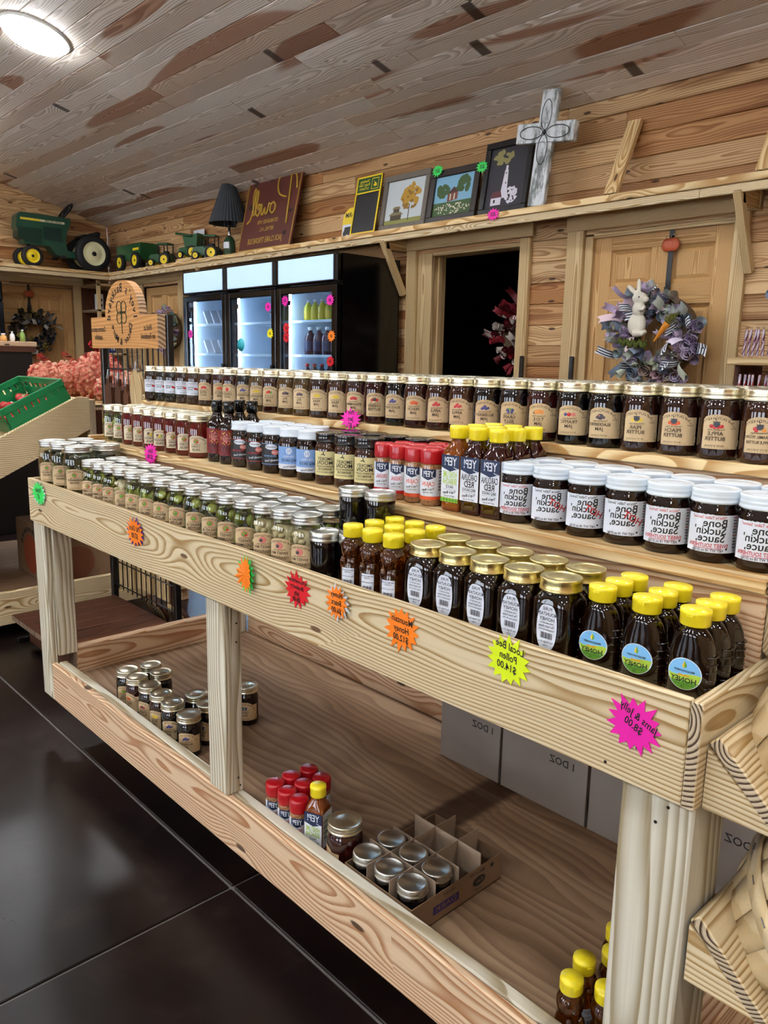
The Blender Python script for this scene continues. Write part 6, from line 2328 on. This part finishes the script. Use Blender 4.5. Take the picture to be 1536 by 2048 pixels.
# dark counter with packets by the far coolers
ct2 = thing('dark_counter', 'black counter with a brown plank top at the far left', 'counter', (-5.75, .75, 0))
part('plank_top', MB().box((0, 0, 1.362), (.50, .94, .034), 0, .003), wd('rail', 'y'), ct2)
part('edge_board', MB().box((.24, 0, 1.325), (.02, .92, .04), 0, .002), wd('walnut', 'y'), ct2)
part('cabinet', MB().box((0, 0, .672), (.46, .88, 1.344), 0, .004), blackm, ct2)
for i, (y, c, h, lab) in enumerate([(1.02, '#d9a35a', .045, 'orange snack packet on the dark counter'), (1.08, '#e6e6e6', .06, 'white snack packet on the dark counter'), (1.15, '#7fa04a', .075, 'green snack packet at the dark counter end'), (.92, '#d77a86', .05, 'pink snack packet on the dark counter')]):
    t = thing('snack_packet', lab, 'packet', (-5.58, y, 1.3795), (0, 0, rn4.uniform(-.4, .4)))
    part('pouch', MB().lathe([(.03, 0), (.034, h * .3), (.03, h * .75), (.012, h * .95), (.014, h)], 12, shape=lambda a, z: (1, .5)), C_(c, .35), t)
    part('seal', MB().box((0, 0, h + .004), (.05, .003, .01)), PAPER, t)

# ------------------------------------------------------------------ starburst price tags
TAGC = {'green': pm('tag_green', '#2fdc5c', .5), 'orange': pm('tag_orange', '#ff8412', .5), 'red': pm('tag_red', '#e01422', .5), 'lime': pm('tag_lime', '#dcf215', .5), 'magenta': pm('tag_magenta', '#ee1aa6', .5),
        'purple': pm('tag_purple', '#5a1a8a', .5), 'white': PAPER, 'yellow': pm('tag_yellow', '#f2e21a', .5)}


def star_poly(w_, h, n, seed, deep=.30):
    rn = random.Random(seed)
    pts = []
    for i in range(2 * n):
        a = PI * i / n
        k = 1.0 + rn.uniform(-.06, .16) if i % 2 == 0 else 1 - deep + rn.uniform(-.03, .04)
        pts.append((w_ / 2 * k * math.cos(a), h / 2 * k * math.sin(a)))
    return pts


def tag(label, loc, w_, h, col, lines, size, rot=0, n=15, back=None, seed=0, curl=0, ry=0, tx=0, tzz=0, group='starburst price tags'):
    t = thing('price_tag', label, 'price tag', loc, (ry, rot, 0), group)
    fn = (lambda x, z, e: (x, -e - curl * x * x, z))
    if curl:
        lb = LB(fn)
        pp = star_poly(w_, h, n, seed + 1)
        e = .0006
        vs = [fn(0, 0, e)] + [fn(x, z, e) for x, z in pp]
        lb.add(vs, [(0, 1 + i, 1 + (i + 1) % len(pp)) for i in range(len(pp))])
        part('card', lb, TAGC[col], t)
    else:
        part('card', MB().prism(star_poly(w_, h, n, seed + 1), 0, .0010, 0, Matrix.Rotation(R(90), 4, 'X')), TAGC[col], t)
    if back:
        part('backing_star', MB().prism(star_poly(w_ * 1.03, h * 1.03, n, seed + 7), -.0012, -.0002, 0, Matrix.Rotation(R(90) , 4, 'X') @ Matrix.Rotation(.12, 4, 'Z')), TAGC[back], t)
    if lines:
        lb = LB(lambda x, z, e: (x, -.0011 - e - curl * x * x, z))
        for i, s in enumerate(lines):
            lb.text(s, tx, tzz + ((len(lines) - 1) / 2 - i) * size * 1.0, size, 0, .85, None, 0, .12)
        part('handwriting', lb, black, t)
    return t


fy = -.0016
tag('lime green price star on the far end of the front board', (-2.128, fy - .003, .860), .110, .072, 'green', ['Pickles', '$7'], .020, back='white', seed=1)
tag('orange price star backed with purple on the front board', (-1.462, fy - .003, .851), .092, .070, 'orange', ['Pkl Okra', '$7.00'], .019, back='purple', seed=2)
tag('half-curled orange and green price star edge-on to the viewer', (-.945, fy - .009, .853), .056, .075, 'orange', None, .012, back='green', seed=3, curl=9)
tag('red blueberry jelly price star on the front board', (-.781, fy, .855), .080, .068, 'red', ['Homemade', 'Blueberry', 'Jelly', '$8.00'], .0125, seed=4, rot=.05)
tag('orange honey bears price star with white corners', (-.655, fy - .005, .862), .060, .064, 'orange', ['Honey', 'Bears', '$6.00'], .0145, back='white', seed=5, curl=3)
tag('orange mountain honey price star on the front board', (-.493, fy, .854), .080, .076, 'orange', ['Mountain', 'Honey', '$12.00'], .0155, seed=6, rot=.05)
tag('lime yellow bee pollen price star on the front board', (-.272, fy, .866), .082, .074, 'lime', ['Local Bee', 'Pollen', '$14.00'], .0155, seed=7, rot=.12, tzz=.006)
tag('large magenta jams and jelly price star nearest the board end', (-.068, fy, .842), .078, .074, 'magenta', ['Jams & Jelly', '$8.00'], .0145, seed=8, rot=.42, tzz=.006)
tag('magenta price star hanging below the salsa jars', (-1.752, Y2 - .006, 1.010), .082, .062, 'magenta', ['Salsa', '$7.00'], .018, seed=9, ry=R(-8))
tag('magenta price star above the black-lidded jars', (-1.088, Y3 - .006, 1.150), .074, .052, 'magenta', ['Pint', 'Jars', '$7'], .016, seed=10, ry=R(-4))
for (x, y, z, c, lab) in [(-3.43, 3.150, 2.545, 'green', 'small green price star on the autumn picture corner'), (-3.045, 3.150, 2.512, 'green', 'small green price star on the meadow picture corner'), (-2.845, SY - .004, 2.188, 'magenta', 'small magenta price star on the high shelf edge')]:
    tag(lab, (x, y, z), .098, .075, c, ['$25'], .03, seed=int(abs(x) * 10), n=12)
fz = 2.644
for i, (x, z, c, nm) in enumerate([(-4.672, 1.680, 'magenta', 'upper magenta price star on the middle cooler door'), (-4.455, 1.715, 'magenta', 'magenta price star at the right cooler hinge side'), (-3.932, 1.700, 'magenta', 'magenta price star at the top right of the right cooler'), (-4.649, 1.483, 'yellow', 'yellow price star on the middle cooler door'),
                               (-4.438, 1.520, 'red', 'upper red price star on the right cooler frame'), (-4.440, 1.452, 'red', 'lower red price star on the right cooler frame'), (-3.915, 1.458, 'orange', 'orange price star on the right cooler door'), (-3.925, 1.285, 'red', 'red price star low on the right cooler door'), (-5.842, 1.492, 'magenta', 'pink price star on the left cooler door')]):
    tag(nm, (x, fz, z), .086, .078, c, ['$4'], .032, seed=30 + i, n=12, group='price stars on the coolers')
